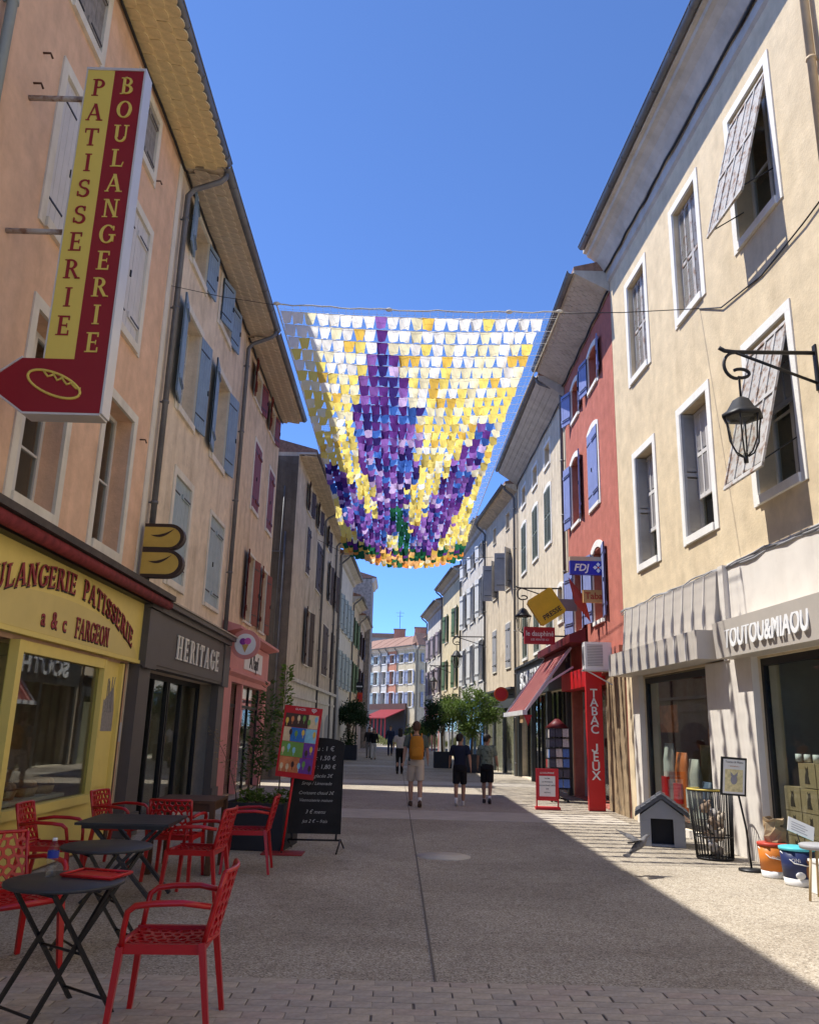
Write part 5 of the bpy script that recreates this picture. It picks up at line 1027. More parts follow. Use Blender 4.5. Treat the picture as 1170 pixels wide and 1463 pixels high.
t = stem_shrub('low_fern', 'low bright green ground plant in the dark planter', -1.85, 12.0, .55, [(q_*.08-.3, .02*(q_ % 3), .2, .1, .006) for q_ in range(8)], 21, LEAF2, (.09, .03), 'plant', 20)
ps = thing('ice_cream_poster_stand', 'leaning red framed ice cream price poster on a pole', 'poster stand', (-1.5, 11.62, .004)); MB().box((-.27, -.2, 0), (.27, .2, .012)).build('base_plate', mat('dark_red_plate', (.30, .03, .03), rough=.5), ps, fixn=False); MB().tube([(-.02, 0, .01), (.03, 0, .5), (.08, 0, 1.0)], .016, 8).build('pole', REDP, ps)
bo = MB(); W_, H_ = .52, .94; bo.box((-W_/2, -.02, 0), (W_/2, .02, H_)); bo_ = bo.build('poster_board', REDP, ps, fixn=False); bo_.matrix_basis = T(.09, 0, .95, R(-4), 0, R(5))
cc = dict(choc=(.07, .03, .02), cream=(.72, .55, .32), blue=(.03, .16, .48), sky=(.25, .55, .70), green=(.17, .33, .06), orange=(.72, .25, .03), purple=(.16, .04, .28), yellow=(.75, .50, .08)); PM = {k: mat('poster_'+k, v, rough=.35, var=.12, scale=25) for k, v in cc.items()}
rows_ = [(.66, .84, [('choc', 0, .7), ('cream', .7, 1)]), (.47, .655, [('cream', 0, .22), ('blue', .22, .66), ('sky', .66, 1)]), (.27, .465, [('green', 0, .66), ('purple', .66, 1)]), (.07, .265, [('orange', 0, .6), ('purple', .6, 1)])]
for z0, z1, cs in rows_:
    for c_, a, b in cs: MB().box((-.23+.46*a, -.024, z0), (-.23+.46*b-.003, -.021, z1)).build('picture_block', PM[c_], bo_, fixn=False)
q = random.Random(9)
for z0, z1, cs in rows_:
    for k in range(6):
        x = -.2+k*.078+q.uniform(-.01, .01); z = (z0+z1)/2+q.uniform(-.04, .04); c_ = q.choice(['cream', 'yellow', 'orange', 'sky', 'choc', 'green'])
        o = MB(); o.prism([(x+.022*math.cos(a*.7854), z+.042*math.sin(a*.7854)) for a in range(8)], 'y', -.028, -.0245); o.box((x-.004, -.0275, z-.07), (x+.004, -.0246, z-.03)); o.build('lolly_picture', PM[c_], bo_)
text('GLACES', .04, .001, WHITE, bo_, T(-.04, -.023, .9) @ CAMTX)
hm = MB(); hm.tube([(.15+.032*math.sin(R(a))**3, -.023, .9+.028*(13*math.cos(R(a))-5*math.cos(R(2*a))-2*math.cos(R(3*a))-math.cos(R(4*a)))/16) for a in range(0, 361, 15)], .004, 5, cap=False); hm.tube([(.15+.016*math.sin(R(a))**3, -.023, .9+.014*(13*math.cos(R(a))-5*math.cos(R(2*a))-2*math.cos(R(3*a))-math.cos(R(4*a)))/16) for a in range(0, 361, 20)], .0035, 5, cap=False); hm.build('heart_logo', WHITE, bo_)
CHALK = mat('chalk', (.42, .42, .41), rough=1, var=.4, scale=60)
cb = thing('chalkboard', 'tall black pavement chalkboard with prices on a folding metal foot', 'chalkboard', (-1.13, 11.9, .004), R(2)); k = 12
pts = [(-.36, .22), (.36, .22), (.36, 1.40)]+[(.36*math.cos(R(180*i/k)), 1.40+.08*math.sin(R(180*i/k))) for i in range(1, k)]+[(-.36, 1.40)]
MB().prism(pts, 'y', -.015, .015).build('board', mat('blackboard', (.012, .012, .013), rough=.75, var=.5, scale=5), cb)
q = MB(); q.tube([(-.36, 0, .14), (.36, 0, .14)], .014, 6)
for s in (-1, 1): q.tube([(s*.3, 0, .22), (s*.3, 0, .14)], .016, 6); q.tube([(s*.36, 0, .15), (s*.36-.04, -.3, .01)], .012, 6); q.tube([(s*.36, 0, .15), (s*.36+.04, .3, .01)], .012, 6)
q.build('foot_frame', DARKM, cb)
for s_, sz, x, z, sh_ in (('Eau : 1 €', .105, .06, 1.33, .1), ('Café : 1,50 €', .10, .02, 1.205, .15), ('Thé : 1,80 €', .095, .05, 1.09, .15), ('chupa glacée 2€', .075, .0, .97, .35), ('Sirop / Limonade', .07, 0, .87, .35), ('Croissant chaud 2€', .07, 0, .745, .35), ('Viennoiserie maison', .065, 0, .65, .35), ('3 € menu', .08, .0, .5, .35), ('jus 2 € ~ frais', .07, 0, .38, .35)): text(s_, sz*.86, .0008, CHALK, cb, T(x, -.017, z) @ CAMTX, 'chalk_writing', shear=sh_)
# ------------------------------------------------------------------ pet shop pavement goods
dh = thing('dog_house', 'grey plastic dog house with dark pitched roof on the pavement', 'dog house', (4.12, 13.55, .004), R(-16)); DG = mat('grey_plastic', (.27, .28, .30), rough=.55, var=.06); DGD = mat('dark_grey_plastic', (.085, .09, .10), rough=.55, var=.1)
q = MB(); w, d_, h = .33, .32, .44; fa = [(-w, 0), (-.17, 0), (-.17, .40), (.16, .40), (.16, 0), (w, 0), (w, h), (0, h+.24), (-w, h)]
q.prism(fa, 'y', -d_, -d_+.025); q.box((-w, -d_+.025, 0), (-w+.025, d_, h)); q.box((w-.025, -d_+.025, 0), (w, d_, h)); q.prism([(-w, 0), (w, 0), (w, h), (0, h+.24), (-w, h)], 'y', d_-.02, d_); q.box((-w, -d_+.02, 0), (w, d_, .03))
for z in (.12, .24, .36): q.box((-w-.004, -d_-.004, z), (-.18, -d_, z+.006)); q.box((.17, -d_-.004, z), (w+.004, -d_, z+.006))
q.build('body', DG, dh, fixn=False); bx('doorway_shade_box', (-w+.03, -d_+.12, .031), (w-.03, d_-.03, h-.01), mat('doorway_shade_black', (.012, .012, .014), rough=.7), dh)  # solid near-black box inside stands in for the shade in the doorway
for s in (-1, 1):
    q = MB(); q.prism([(0, h+.26), (s*(w+.07), h-.02), (s*(w+.07), h+.03), (0, h+.31)], 'y', -d_-.06, d_+.05); q.build('roof_panel', DGD, dh)
    for k in range(5): q = MB(); f0, f1 = k/5, (k+.9)/5; q.prism([(s*(w+.07)*f0, h+.315-.28*f0), (s*(w+.07)*f1, h+.315-.28*f1), (s*(w+.07)*f1, h+.335-.28*f1), (s*(w+.07)*f0, h+.325-.28*f0)], 'y', -d_-.065, d_+.055); q.build('shingle', DGD, dh)
bk = thing('wire_bin', 'tall black wire bin of stuffed toys leaning by the pet shop pillar', 'bin', (4.4, 12.12, .004))
for k in range(34):
    a = 2*math.pi*k/34; q = MB(); q.tube([(.245*math.cos(a), .22*math.sin(a), .02), (.30*math.cos(a)-.02, .27*math.sin(a), .9)], .008, 5); q.build('wire', IRON, bk)
q = MB()
for rx_, ry, z, dx in ((.245, .22, .02, 0), (.30, .27, .9, -.02), (.262, .235, .3, -.005)): q.tube([(rx_*math.cos(R(a))+dx, ry*math.sin(R(a)), z) for a in range(0, 361, 15)], .011, 6, cap=False)
q.rings([(0, 0, .0, .245, .22), (0, 0, .012, .245, .22)], 24); q.build('hoop', IRON, bk); q = MB(); q.tube([(.305*math.cos(R(a))-.02, .275*math.sin(R(a)), .915) for a in range(100, 290, 10)], .012, 6); q.build('rim_trim', SIGNY, bk)
q_ = random.Random(6)
for k in range(9):
    x, y, z = q_.uniform(-.11, .11), q_.uniform(-.1, .1), .1+.07*k; t = thing('plush_toy', 'small pale plush toy jumbled in the wire bin', 'toy', (4.4+x, 12.12+y, z), q_.uniform(0, 6), 'plush toys in the wire bin'); mt = mat('plush_%d' % (k % 3), [(.45, .38, .3), (.5, .46, .42), (.3, .22, .16)][k % 3], rough=1)
    MB().ball((0, 0, 0), (.09, .07, .07)).build('body', mt, t); MB().ball((.09, 0, .05), .05).build('head', mt, t)
    for s in (-1, 1): MB().ball((.09, s*.035, .1), .02).build('ear', mt, t)
ss = thing('poster_stand', 'black pole stand holding a framed pet poster by the shop window', 'poster stand', (4.5, 11.15, .004)); MB().rings([(0, 0, 0, .16, .16), (0, 0, .02, .16, .16), (0, 0, .035, .04, .04)], 24).build('base', DARKM, ss); MB().tube([(0, 0, .03), (-.03, 0, .5), (-.1, 0, .93)], .014, 8).build('pole', DARKM, ss)
q = MB(); q.box((-.17, -.012, 0), (.17, .012, .48)); fb_ = q.build('frame', DARKM, ss, fixn=False); fb_.matrix_basis = T(-.17, 0, .9, R(4), R(6), R(3)); bx('poster', (-.145, -.016, .025), (.145, -.0125, .455), WHITE, fb_)
q = MB(); q.ball((0, -.018, .2), (.045, .003, .06)); q.prism([(-.04, .24), (-.05, .3), (-.01, .26)], 'y', -.02, -.0165); q.prism([(.04, .24), (.05, .3), (.01, .26)], 'y', -.02, -.0165); q.build('pet_picture', mat('soft_grey_print', (.3, .3, .35)), fb_); bx('picture_ground', (-.12, -.0165, .05), (.12, -.0162, .33), mat('soft_yellow_print', (.7, .62, .35), var=.3, scale=20), fb_); text('Toutou & Miaou', .036, .0005, BLACKL, fb_, T(0, -.0175, .42) @ CAMTX); text('~ animalerie ~', .028, .0005, mat('orange_print', (.5, .2, .05)), fb_, T(0, -.0175, .37) @ CAMTX)
def bucket(name, label, x, y, r_, h, c, lid):
    t = thing(name, label, 'bucket', (x, y, .004)); MB().rings([(0, 0, 0, r_*.82, r_*.82), (0, 0, .01, r_*.84, r_*.84), (0, 0, h*.22, r_*.88, r_*.88)], 24).build('base_band', WHITE, t); MB().rings([(0, 0, h*.22, r_*.885, r_*.885), (0, 0, h, r_, r_)], 24).build('body', c, t); MB().rings([(0, 0, h, r_*1.05, r_*1.05), (0, 0, h+.03, r_*1.05, r_*1.05), (0, 0, h+.035, r_*.98, r_*.98)], 24).build('lid', lid, t)
    MB().tube([(-r_*1.02, -.0, h*.95), (-r_*.6, -r_*.85, h*.66), (r_*.1, -r_*1.05, h*.6), (r_*.7, -r_*.8, h*.68), (r_*1.02, 0, h*.95)], .006, 6).build('handle', WHITE, t); return t
t = bucket('feed_bucket', 'orange feed bucket with red lid outside the pet shop', 4.6, 10.72, .17, .36, mat('orange_tub', (.60, .19, .03), rough=.4), mat('red_lid', (.45, .05, .03), rough=.4)); text('Vitalité', .05, .001, WHITE, t, T(-.03, -.165, .24) @ CAMTX)
t = bucket('treat_bucket', 'navy treat bucket with turquoise lid outside the pet shop', 4.66, 10.2, .19, .38, mat('navy_tub', (.02, .03, .10), rough=.4), mat('turquoise_lid', (.10, .55, .65), rough=.4)); q = MB(); q.ball((.05, -.17, .17), (.04, .02, .09)); q.ball((.05, -.175, .28), (.035, .02, .04)); q.build('dog_picture', mat('dog_brown', (.28, .13, .06)), t); text('ONE', .06, .001, WHITE, t, T(-.09, -.175, .28) @ CAMTX); MB().ball((-.05, -.166, .12), (.06, .012, .04)).build('white_patch', WHITE, t)
pb = thing('paper_bag', 'crumpled kraft paper bag standing on the orange bucket', 'bag', (4.66, 10.75, .405)); q = MB(); q_ = random.Random(4); q.rings([(q_.uniform(-.015, .015), 0, z, r_, r_*.75) for z, r_ in ((0, .12), (.07, .13), (.14, .125), (.19, .11), (.24, .12), (.27, .135))], 11, cap=False); q.v = [(a_+q_.uniform(-.02, .02), b_+q_.uniform(-.02, .02), c_+q_.uniform(-.02, .03)*(c_ > .02)) for a_, b_, c_ in q.v]; q.sm = [False]*len(q.f); o = solid(q.build('sack', KRAFT, pb), .004); bx('contents', (-.07, -.05, .0), (.07, .05, .2), TAPE, pb)
pp = thing('price_card', 'white tilted price card on a stick above the buckets', 'card', (4.72, 10.2, .42)); o = MB().box((-.16, -.004, 0), (.16, .004, .17)).build('card', WHITE, pp, fixn=False); o.matrix_basis = T(0, 0, .12, 0, R(-25), R(22)); MB().tube([(0, 0, 0), (-.04, 0, .14)], .006, 6).build('stick', DARKM, pp); q = MB()
for k in range(4): q.box((-.12, -.0055, .03+k*.03), (.08-.03*(k % 2), -.0042, .037+k*.03))
q.build('print_lines', GREYS, o, fixn=False)
sl = thing('stool', 'small grey topped stool with a wooden leg at the right edge', 'stool', (4.5, 9.3, .004)); MB().rings([(0, 0, .5, .2, .2), (0, 0, .54, .21, .21), (0, 0, .55, .19, .19)], 24).build('seat', GREYS, sl)
for k in range(3): a = R(200+120*k); MB().tube([(.13*math.cos(a), .13*math.sin(a), .5), (.2*math.cos(a), .2*math.sin(a), 0)], .014, 8).build('leg', mat('light_wood', (.45, .33, .17)), sl)
wb = thing('white_crate', 'white crate on the ground beside the stool at the right edge', 'crate', (4.78, 9.55, .004)); bx('box', (-.2, -.2, 0), (.2, .2, .32), WHITE, wb); bx('rim', (-.21, -.21, .32), (.21, .21, .345), WHITE, wb)
# newspaper stand, spinner rack
ns = thing('newspaper_board', 'red framed newspaper headline board standing on the pavement', 'sign board', (3.3, 19.12, .004), R(-4)); q = MB()
for a, b in (((-.25, -.02, 0), (-.22, .02, .86)), ((.22, -.02, 0), (.25, .02, .86)), ((-.22, -.019, .82), (.22, .019, .86)), ((-.22, -.019, .18), (.22, .019, .23)), ((-.27, -.16, 0), (.27, .16, .05))): q.box(a, b)
q.box((-.22, -.012, .23), (.22, .012, .82)); q.build('frame', REDP, ns, fixn=False); bx('headline_sheet', (-.175, -.017, .27), (.175, -.0125, .70), WHITE, ns); text('LE DAUPHINE', .05, .001, WHITE, ns, T(0, -.015, .765) @ CAMTX, bold=.01)
for k, s_ in enumerate(('DRÔME', 'LA PROVENCE', 'DU DAUPHINÉ LIBÉRÉ', 'ÉTÉ', 'FESTIVAL')): text(s_, .036, .0008, BLACKL, ns, T(0, -.019, .65-k*.075) @ CAMTX, bold=.01)
sr = thing('magazine_rack', 'tall dark magazine rack with a red canopy beside the tobacconist door', 'rack', (3.95, 21.3, .004)); q = MB(); q.rings([(0, 0, 1.75, .32, .32), (0, 0, 1.92, .12, .12), (0, 0, 1.98, .05, .05)], 8); q.build('canopy', mat('dark_red_metal', (.12, .015, .018)), sr); MB().tube([(0, 0, .06), (0, 0, 1.8)], .03, 8).build('post', DARKM, sr)
for k in range(4): q = MB(); a = R(45+90*k); q.tube([(0, 0, .1), (.28*math.cos(a), .28*math.sin(a), .04)], .02, 6); q.ball((.28*math.cos(a), .28*math.sin(a), .03), .03); q.build('caster_foot', DARKM, sr)
q_ = random.Random(2); cols_ = [(.45, .04, .04), (.6, .55, .5), (.1, .2, .5), (.55, .35, .3), (.08, .08, .1)]
for r_ in range(6):
    bx('shelf', (-.26, -.26, .3+r_*.24), (.26, .26, .315+r_*.24), DARKM, sr)
    for k in range(3):
        o = MB().box((-.25+k*.17, -.25, 0), (-.1+k*.17, -.24, .2)).build('magazine', mat('mag_%d' % q_.randrange(5), cols_[q_.randrange(5)], var=.3, scale=20, rough=.4), sr, fixn=False); o.matrix_basis = T(0, 0, .316+r_*.24, 0, R(-6))
        o = MB().box((-.25, -.25+k*.17, 0), (-.24, -.1+k*.17, .2)).build('magazine', mat('mag_%d' % q_.randrange(5), cols_[q_.randrange(5)], var=.3, scale=20, rough=.4), sr, fixn=False); o.matrix_basis = T(0, 0, .316+r_*.24)
# ------------------------------------------------------------------ trees in pots
def tree(name, label, x, y, blobs, trunk_h, lm, seed, nleaf=5200, ls=.11, pz=.55, multi=1):
    q = random.Random(seed); z0 = gz(y)+pz; t = thing(name, label, 'tree', (x, y, z0)); tk = MB(); lf = MB()
    for k in range(multi):
        a = q.uniform(0, 6.28); tk.tube([(0, 0, -.1), (.04*math.cos(a)*multi, .04*math.sin(a)*multi, trunk_h*.5), (.08*math.cos(a)*multi, .08*math.sin(a)*multi, trunk_h)], [.05, .042, .035], 8)
    tot = sum(b[3]**2 for b in blobs)
    for bx_, by, bz, br, fl in blobs:
        tk.tube([(0, 0, trunk_h*.85), (bx_*.5, by*.5, (trunk_h+bz)/2), (bx_, by, bz)], [.03, .02, .008], 6)
        for k in range(5): a = q.uniform(0, 6.28); tk.tube([(bx_*.6, by*.6, (trunk_h+bz)/2), (bx_+br*.8*math.cos(a), by+br*.8*math.sin(a), bz+q.uniform(-.5, .7)*br*fl)], [.014, .004], 5)
        ncl = int(nleaf*br*br/tot/26)
        for k in range(ncl):
            while True:
                v = Vector((q.uniform(-1, 1), q.uniform(-1, 1), q.uniform(-1, 1)))
                if .25 < v.length < 1: break
            c = Vector((bx_, by, bz))+Vector((v.x*br, v.y*br, v.z*br*fl)); cr = q.uniform(.1, .2)
            for j in range(26):
                d = Vector((q.gauss(0, 1), q.gauss(0, 1), q.gauss(0, 1))); d.normalize(); p = c+d*cr*q.random()**.5; leaf(lf, p, d+Vector((0, 0, -.25)), ls*q.uniform(.6, 1.3), ls*.5*q.uniform(.7, 1.2), q)
    tk.build('trunk', BARK, t); lf.build('crown', lm, t, fixn=False); return t
planter_box('planter', 'dark planter box under the nearer right potted tree', 2.95, 35.2, .8, .8, .7); tree('potted_tree', 'bright green leafy potted tree on the right in front of the house fronts', 2.95, 35.2, [(0, 0, 1.75, .85, .8), (-.8, .1, 1.95, .6, .8), (.75, -.1, 1.8, .55, .8), (.1, 0, 2.5, .55, .8), (-.2, -.2, 1.2, .6, .6), (.9, .2, 2.3, .3, .8)], 1.1, LEAF2, 31, 7000)
planter_box('planter', 'dark planter box under the farther right potted tree', 1.95, 38.6, .8, .8, .7); tree('potted_tree', 'darker drooping potted tree beside the bright green one', 1.95, 38.6, [(0, 0, 1.75, .7, .9), (-.55, 0, 1.35, .45, .9), (-.3, 0, 2.1, .5, .8), (.3, .1, 2.35, .45, .8)], 1.0, LEAFD, 33, 5200)
tree('street_shrub', 'light green shrub head behind the man with the backpack', 1.0, 46, [(0, 0, 1.55, .55, .8), (.5, 0, 1.75, .45, .8), (-.35, 0, 1.35, .35, .8)], 1.1, LEAF2, 35, 2600, pz=.0)
planter_box('planter', 'navy planter box under the round topped tree on the left', -2.75, 45.6, .95, .95, .75); tree('round_potted_tree', 'dark round topped potted tree on the left side of the street', -2.68, 45.6, [(0, 0, 1.85, .85, .72), (.45, 0, 1.6, .55, .7), (-.4, 0, 1.65, .6, .7), (.1, 0, 2.15, .6, .7), (.0, -.1, .55, .4, 1.1)], 1.3, LEAFD, 37, 6200, multi=3)
hd = MB(); q = random.Random(40)
for k in range(5200):
    x = q.uniform(-4.2, 2.2); p = (x, 70+q.uniform(0, 3.2), .32+q.random()**.7*(.65+.3*math.sin(x*2))); leaf(hd, p, (q.uniform(-1, 1), q.uniform(-1, 1), q.uniform(.1, 1)), .16, .06, q)
tag(hd.build('flower_bed', mat('flower_bed_green', (.22, .24, .09), var=.5, scale=3, trans=.3), fixn=False), 'green planted bed across the end of the street', 'flower bed', kind='stuff')
hd = MB()
for k in range(2500): leaf(hd, (q.uniform(-6, -2.6), 66.5+q.uniform(0, 1.6), .3+q.random()*1.0), (q.uniform(-1, 1), q.uniform(-1, 1), q.uniform(0, 1)), .14, .07, q)
tag(hd.build('hedge', LEAF, fixn=False), 'low green hedge behind the left planter', 'hedge', kind='stuff')
# ------------------------------------------------------------------ people
SKIN = mat('skin', (.50, .29, .20), rough=.6, var=.06); SKIN2 = mat('tan_skin', (.38, .21, .14), rough=.6, var=.06); HAIRB = mat('brown_hair', (.085, .045, .025), rough=.7, var=.3, scale=30); HAIRK = mat('black_hair', (.015, .012, .011), rough=.6, var=.3, scale=30)
def remesh(o, v):
    m_ = o.modifiers.new('skin_surface', 'REMESH'); m_.mode = 'VOXEL'; m_.voxel_size = v; m_.use_smooth_shade = True
    s = o.modifiers.new('soften', 'SMOOTH'); s.iterations = 4; s.factor = .5
    return o
def person(label, x, y, h, face, skin, hair, top, bottom, shoe, stride=.2, ph=1, sleeve='short', leg='short', hairlen=.0, arms=(10, -14), lean=2, pack=None, cap=None, v=.014, turn=0., wide=1.):
    t = thing('person', label, 'person', (x, y, gz(y)+.004), R(face)); k = h/1.78; S = lambda p: tuple(c*k for c in p)
    hipz = .93-.35*stride**2
    legs = []
    for s in (-1, 1):
        f = stride*s*ph; knee = (s*.095, f*.45+.05, .50); ank = (s*.09, f-.03, .085 if f > 0 else .115)
        legs.append([(s*.09, 0, hipz), knee, ank])
    sh = math.sin(R(lean))*.5; arm = []
    for s, a in ((-1, arms[0]), (1, arms[1])):
        sx = (s*.185, sh, 1.455); el = (s*.25, sh+.29*math.sin(R(a-5)), 1.455-.28*math.cos(R(a-5))); wr = (s*.275, el[1]+.26*math.sin(R(a+14)), el[2]-.25*math.cos(R(a+14))); arm.append([sx, el, wr])
    b = MB()
    def torso(mb, e, z0=.86, z1=1.53):
        pr = [(.86, .165, .115), (.95, .17, .12), (1.05, .15, .105), (1.15, .15, .105), (1.28, .172, .12), (1.38, .185, .12), (1.45, .165, .1), (1.5, .09, .07), (1.53, .06, .06)]
        mb.rings([S((0, sh*max(0, (z-.9)/.6), z, rx_+e, ry+e)) for z, rx_, ry in pr if z0-.001 <= z <= z1+.001], 18)
    torso(b, -.012); b.tube([S((0, sh, 1.46)), S((0, sh+.01, 1.6))], .052*k, 10)
    hc = (0, sh+.02, 1.665); HM = Matrix.Translation(S(hc)) @ Matrix.Rotation(R(turn), 4, 'Z') @ Matrix.Translation(tuple(-c for c in S(hc))); b.M = HM; b.ball(S(hc), S((.075, .095, .115)), 16, 12); b.ball(S((0, sh+.05, 1.61)), S((.055, .06, .055)))
    b.ball(S((0, sh+.118, 1.655)), S((.013, .018, .024)), 8, 6)
    for s in (-1, 1): b.ball(S((s*.078, sh+.01, 1.655)), S((.012, .02, .03)), 8, 6)
    b.M = None
    for L_ in legs: b.tube([S(L_[0]), S(((L_[0][0]+L_[1][0])/2, (L_[0][1]+L_[1][1])/2, (L_[0][2]+L_[1][2])/2)), S(L_[1]), S((L_[1][0], L_[1][1]*.65+L_[2][1]*.35-.02, L_[1][2]*.68+L_[2][2]*.32)), S(L_[2])], [.082*k, .075*k, .052*k, .056*k, .036*k], 12); b.ball(S((L_[2][0], L_[2][1]+.05, L_[2][2]-.045)), S((.035, .1, .035)))
    for (a0, a1, a2), s in zip(arm, (-1, 1)):
        b.tube([S(a0), S(a1), S(((a1[0]*.6+a2[0]*.4), (a1[1]*.6+a2[1]*.4), (a1[2]*.6+a2[2]*.4))), S(a2)], [.046*k, .037*k, .037*k, .025*k], 10)
        d = (Vector(a2)-Vector(a1)).normalized(); w_ = Vector(a2); pm = w_+d*.05; b.ball(S(pm), S((.018, .04, .055)), 10, 8)
        for j, (oy, ln) in enumerate(((.03, .07), (.01, .08), (-.01, .075), (-.03, .06))): p0 = pm+d*.035+Vector((0, oy, 0)); p1 = p0+d*ln*.55; p2 = p1+(d+Vector((-s*.5, 0, 0))).normalized()*ln*.5; b.tube([S(p0), S(p1), S(p2)], [.0095*k, .0085*k, .007*k], 6)
        p0 = w_+d*.03+Vector((0, .03, 0)); b.tube([S(p0), S(p0+d*.03+Vector((-s*.01, .025, 0))), S(p0+d*.065+Vector((-s*.015, .03, 0)))], [.011*k, .01*k, .008*k], 6)
    remesh(b.build('body', skin, t), .009*k if v < .02 else .013)
    # clothes
    c = MB(); torso(c, .012, .86, 1.5)
    for (a0, a1, a2), s in zip(arm, (-1, 1)):
        if sleeve == 'short': e = Vector(a0).lerp(Vector(a1), .8); c.tube([S(Vector(a0)-Vector((s*.05, 0, 0))), S(a0), S(e)], [.07*k, .068*k, .064*k], 12)
        elif sleeve == 'long': c.tube([S(Vector(a0)-Vector((s*.05, 0, 0))), S(a0), S(a1), S(Vector(a1).lerp(Vector(a2), .95))], [.07*k, .064*k, .054*k, .042*k], 12)
    remesh(c.build('top', top, t), v)
    c = MB(); c.rings([S((0, 0, z, rx_, ry)) for z, rx_, ry in ((.84, .165, .12), (.9, .182, .135), (.96, .178, .13), (1.03, .163, .118))], 18)
    for L_ in legs:
        a0, a1, a2 = map(Vector, L_)
        if leg == 'short': e = a0.lerp(a1, .92); c.tube([S(a0+Vector((0, 0, .04))), S(a0.lerp(a1, .4)), S(e)], [.095*k, .097*k, .092*k], 14)
        else: c.tube([S(a0+Vector((0, 0, .04))), S(a0.lerp(a1, .5)), S(a1), S(a1.lerp(a2, .5)), S(a2+Vector((0, 0, -.03)))], [.095*k, .088*k, .07*k, .066*k, .06*k], 14)
    remesh(c.build('trousers' if leg != 'short' else 'shorts', bottom, t), v)
    for L_, s in zip(legs, (-1, 1)):
        f_ = L_[2]; c = MB(); tilt_ = R(-28) if f_[1] < -.1 else R(8) if f_[1] > .1 else 0; c.M = Matrix.Translation(S((f_[0], f_[1], f_[2]))) @ Matrix.Rotation(tilt_, 4, 'X') @ Matrix.Diagonal((k, k, k, 1))
        c.rings([(0, .045, -.082, .042, .125), (0, .045, -.065, .046, .13), (0, .04, -.04, .044, .115), (0, .01, -.005, .04, .06), (0, -.005, .02, .038, .045)], 14); c.build('shoe', shoe, t)
        if leg == 'short': c = MB(); c.tube([S((f_[0], f_[1], f_[2]+.0)), S((f_[0], f_[1]+.01, f_[2]+.09))], .042*k, 10); c.build('sock', WHITE, t)
    hm = MB(); hm.M = HM; hm.rings([S((hc[0], hc[1]-.012+dy, hc[2]+z, rx_, ry)) for z, rx_, ry, dy in ((-.07-hairlen*.3, .066, .05, -.055), (-.02, .088, .085, -.03), (.04, .093, .108, -.012), (.085, .086, .1, -.01), (.12, .062, .075, -.01), (.142, .022, .03, -.01))], 16)
    if hairlen: hm.rings([S((0, sh-.05, 1.62-hairlen, .07, .04)), S((0, sh-.06, 1.62-hairlen*.5, .095, .06)), S((0, sh-.04, 1.66, .085, .07))], 14)
    hm.build('hair', hair, t)
    for s in (-1, 1): MB().ball(S((s*.028, sh+.108, 1.672)), S((.012, .008, .008)), 8, 6).build('eye', BLACKL, t).matrix_basis = HM
    MB().ball(S((0, sh+.108, 1.608)), S((.024, .008, .006)), 8, 6).build('mouth', mat('lips', (.30, .10, .09)), t).matrix_basis = HM
    if cap: c = MB(); c.M = HM; c.rings([S((0, hc[1], hc[2]+z, rx_, ry)) for z, rx_, ry in ((.03, .088, .108), (.08, .088, .106), (.125, .06, .075), (.14, .02, .02))], 16); c.rings([S((.0, hc[1]+.11, hc[2]+.04, .07, .08)), S((0, hc[1]+.115, hc[2]+.052, .07, .08))], 14); c.build('cap', cap, t)
    if pack:
        pk = thing('backpack', 'ochre yellow backpack worn by the man in cream shorts', 'backpack', (x, y, gz(y)+.004), R(face)); c = MB(); c.rings([S((0, -.21+sh*.6, z, rx_, ry)) for z, rx_, ry in ((.98, .12, .07), (1.02, .15, .1), (1.2, .16, .11), (1.38, .15, .1), (1.46, .12, .08), (1.49, .05, .04))], 18); remesh(c.build('bag', pack, pk), .014)
        c = MB(); c.rings([S((0, -.31+sh*.6, z, rx_, .03)) for z, rx_ in ((1.03, .11), (1.1, .12), (1.22, .11), (1.25, .06))], 16); c.build('pocket', pack, pk)
        for s in (-1, 1): c = MB(); c.tube([S((s*.1, -.13, 1.42)), S((s*.12, -.02+sh, 1.535)), S((s*.12, .10+sh, 1.45)), S((s*.13, .12, 1.25)), S((s*.15, 0, 1.1))], .018*k, 6, flat=.5); c.build('strap', pack, pk)
    return t
person('man in grey green t-shirt and cream shorts walking away down the street', .37, 19.0, 1.79, 2, SKIN, HAIRB, mat('grey_green_cotton', (.10, .12, .10), rough=.95), mat('cream_cotton', (.55, .47, .38), rough=.95), mat('brown_shoe', (.10, .06, .04)), .2, -1, pack=mat('ochre_canvas', (.50, .20, .02), rough=.8, var=.12), arms=(-12, 16))
person('boy in navy t-shirt and black shorts walking away', 1.38, 19.45, 1.55, -4, SKIN2, HAIRK, mat('navy_cotton', (.012, .016, .035), rough=.95), mat('black_cotton', (.010, .010, .012), rough=.95), mat('white_shoe', (.6, .58, .55)), .14, 1, arms=(26, -24), turn=-38)
camo = mat('camouflage_cotton', (.17, .21, .16), rough=.95, var=.3, scale=14, dirt=((.03, .04, .03), 11, .95, .5)); person('boy in camouflage shirt and black cap walking at the right', 2.08, 20.3, 1.55, -12, SKIN2, HAIRK, camo, mat('black_cotton', (.010, .010, .012)), mat('dark_shoe', (.04, .04, .045)), .15, -1, cap=mat('black_cap', (.012, .012, .014)), arms=(14, 10), turn=-42)
stripe = mat('striped_knit', (.55, .52, .47), rough=.95, dirt=((.12, .1, .09), 14, .5, .55)); person('woman with long black hair, pale striped top and black trousers walking away', .02, 32.6, 1.66, 0, SKIN, HAIRK, stripe, mat('black_cotton', (.010, .010, .012)), mat('black_shoe', (.012, .012, .012)), .14, 1, leg='long', hairlen=.3, v=.02, sleeve='short')
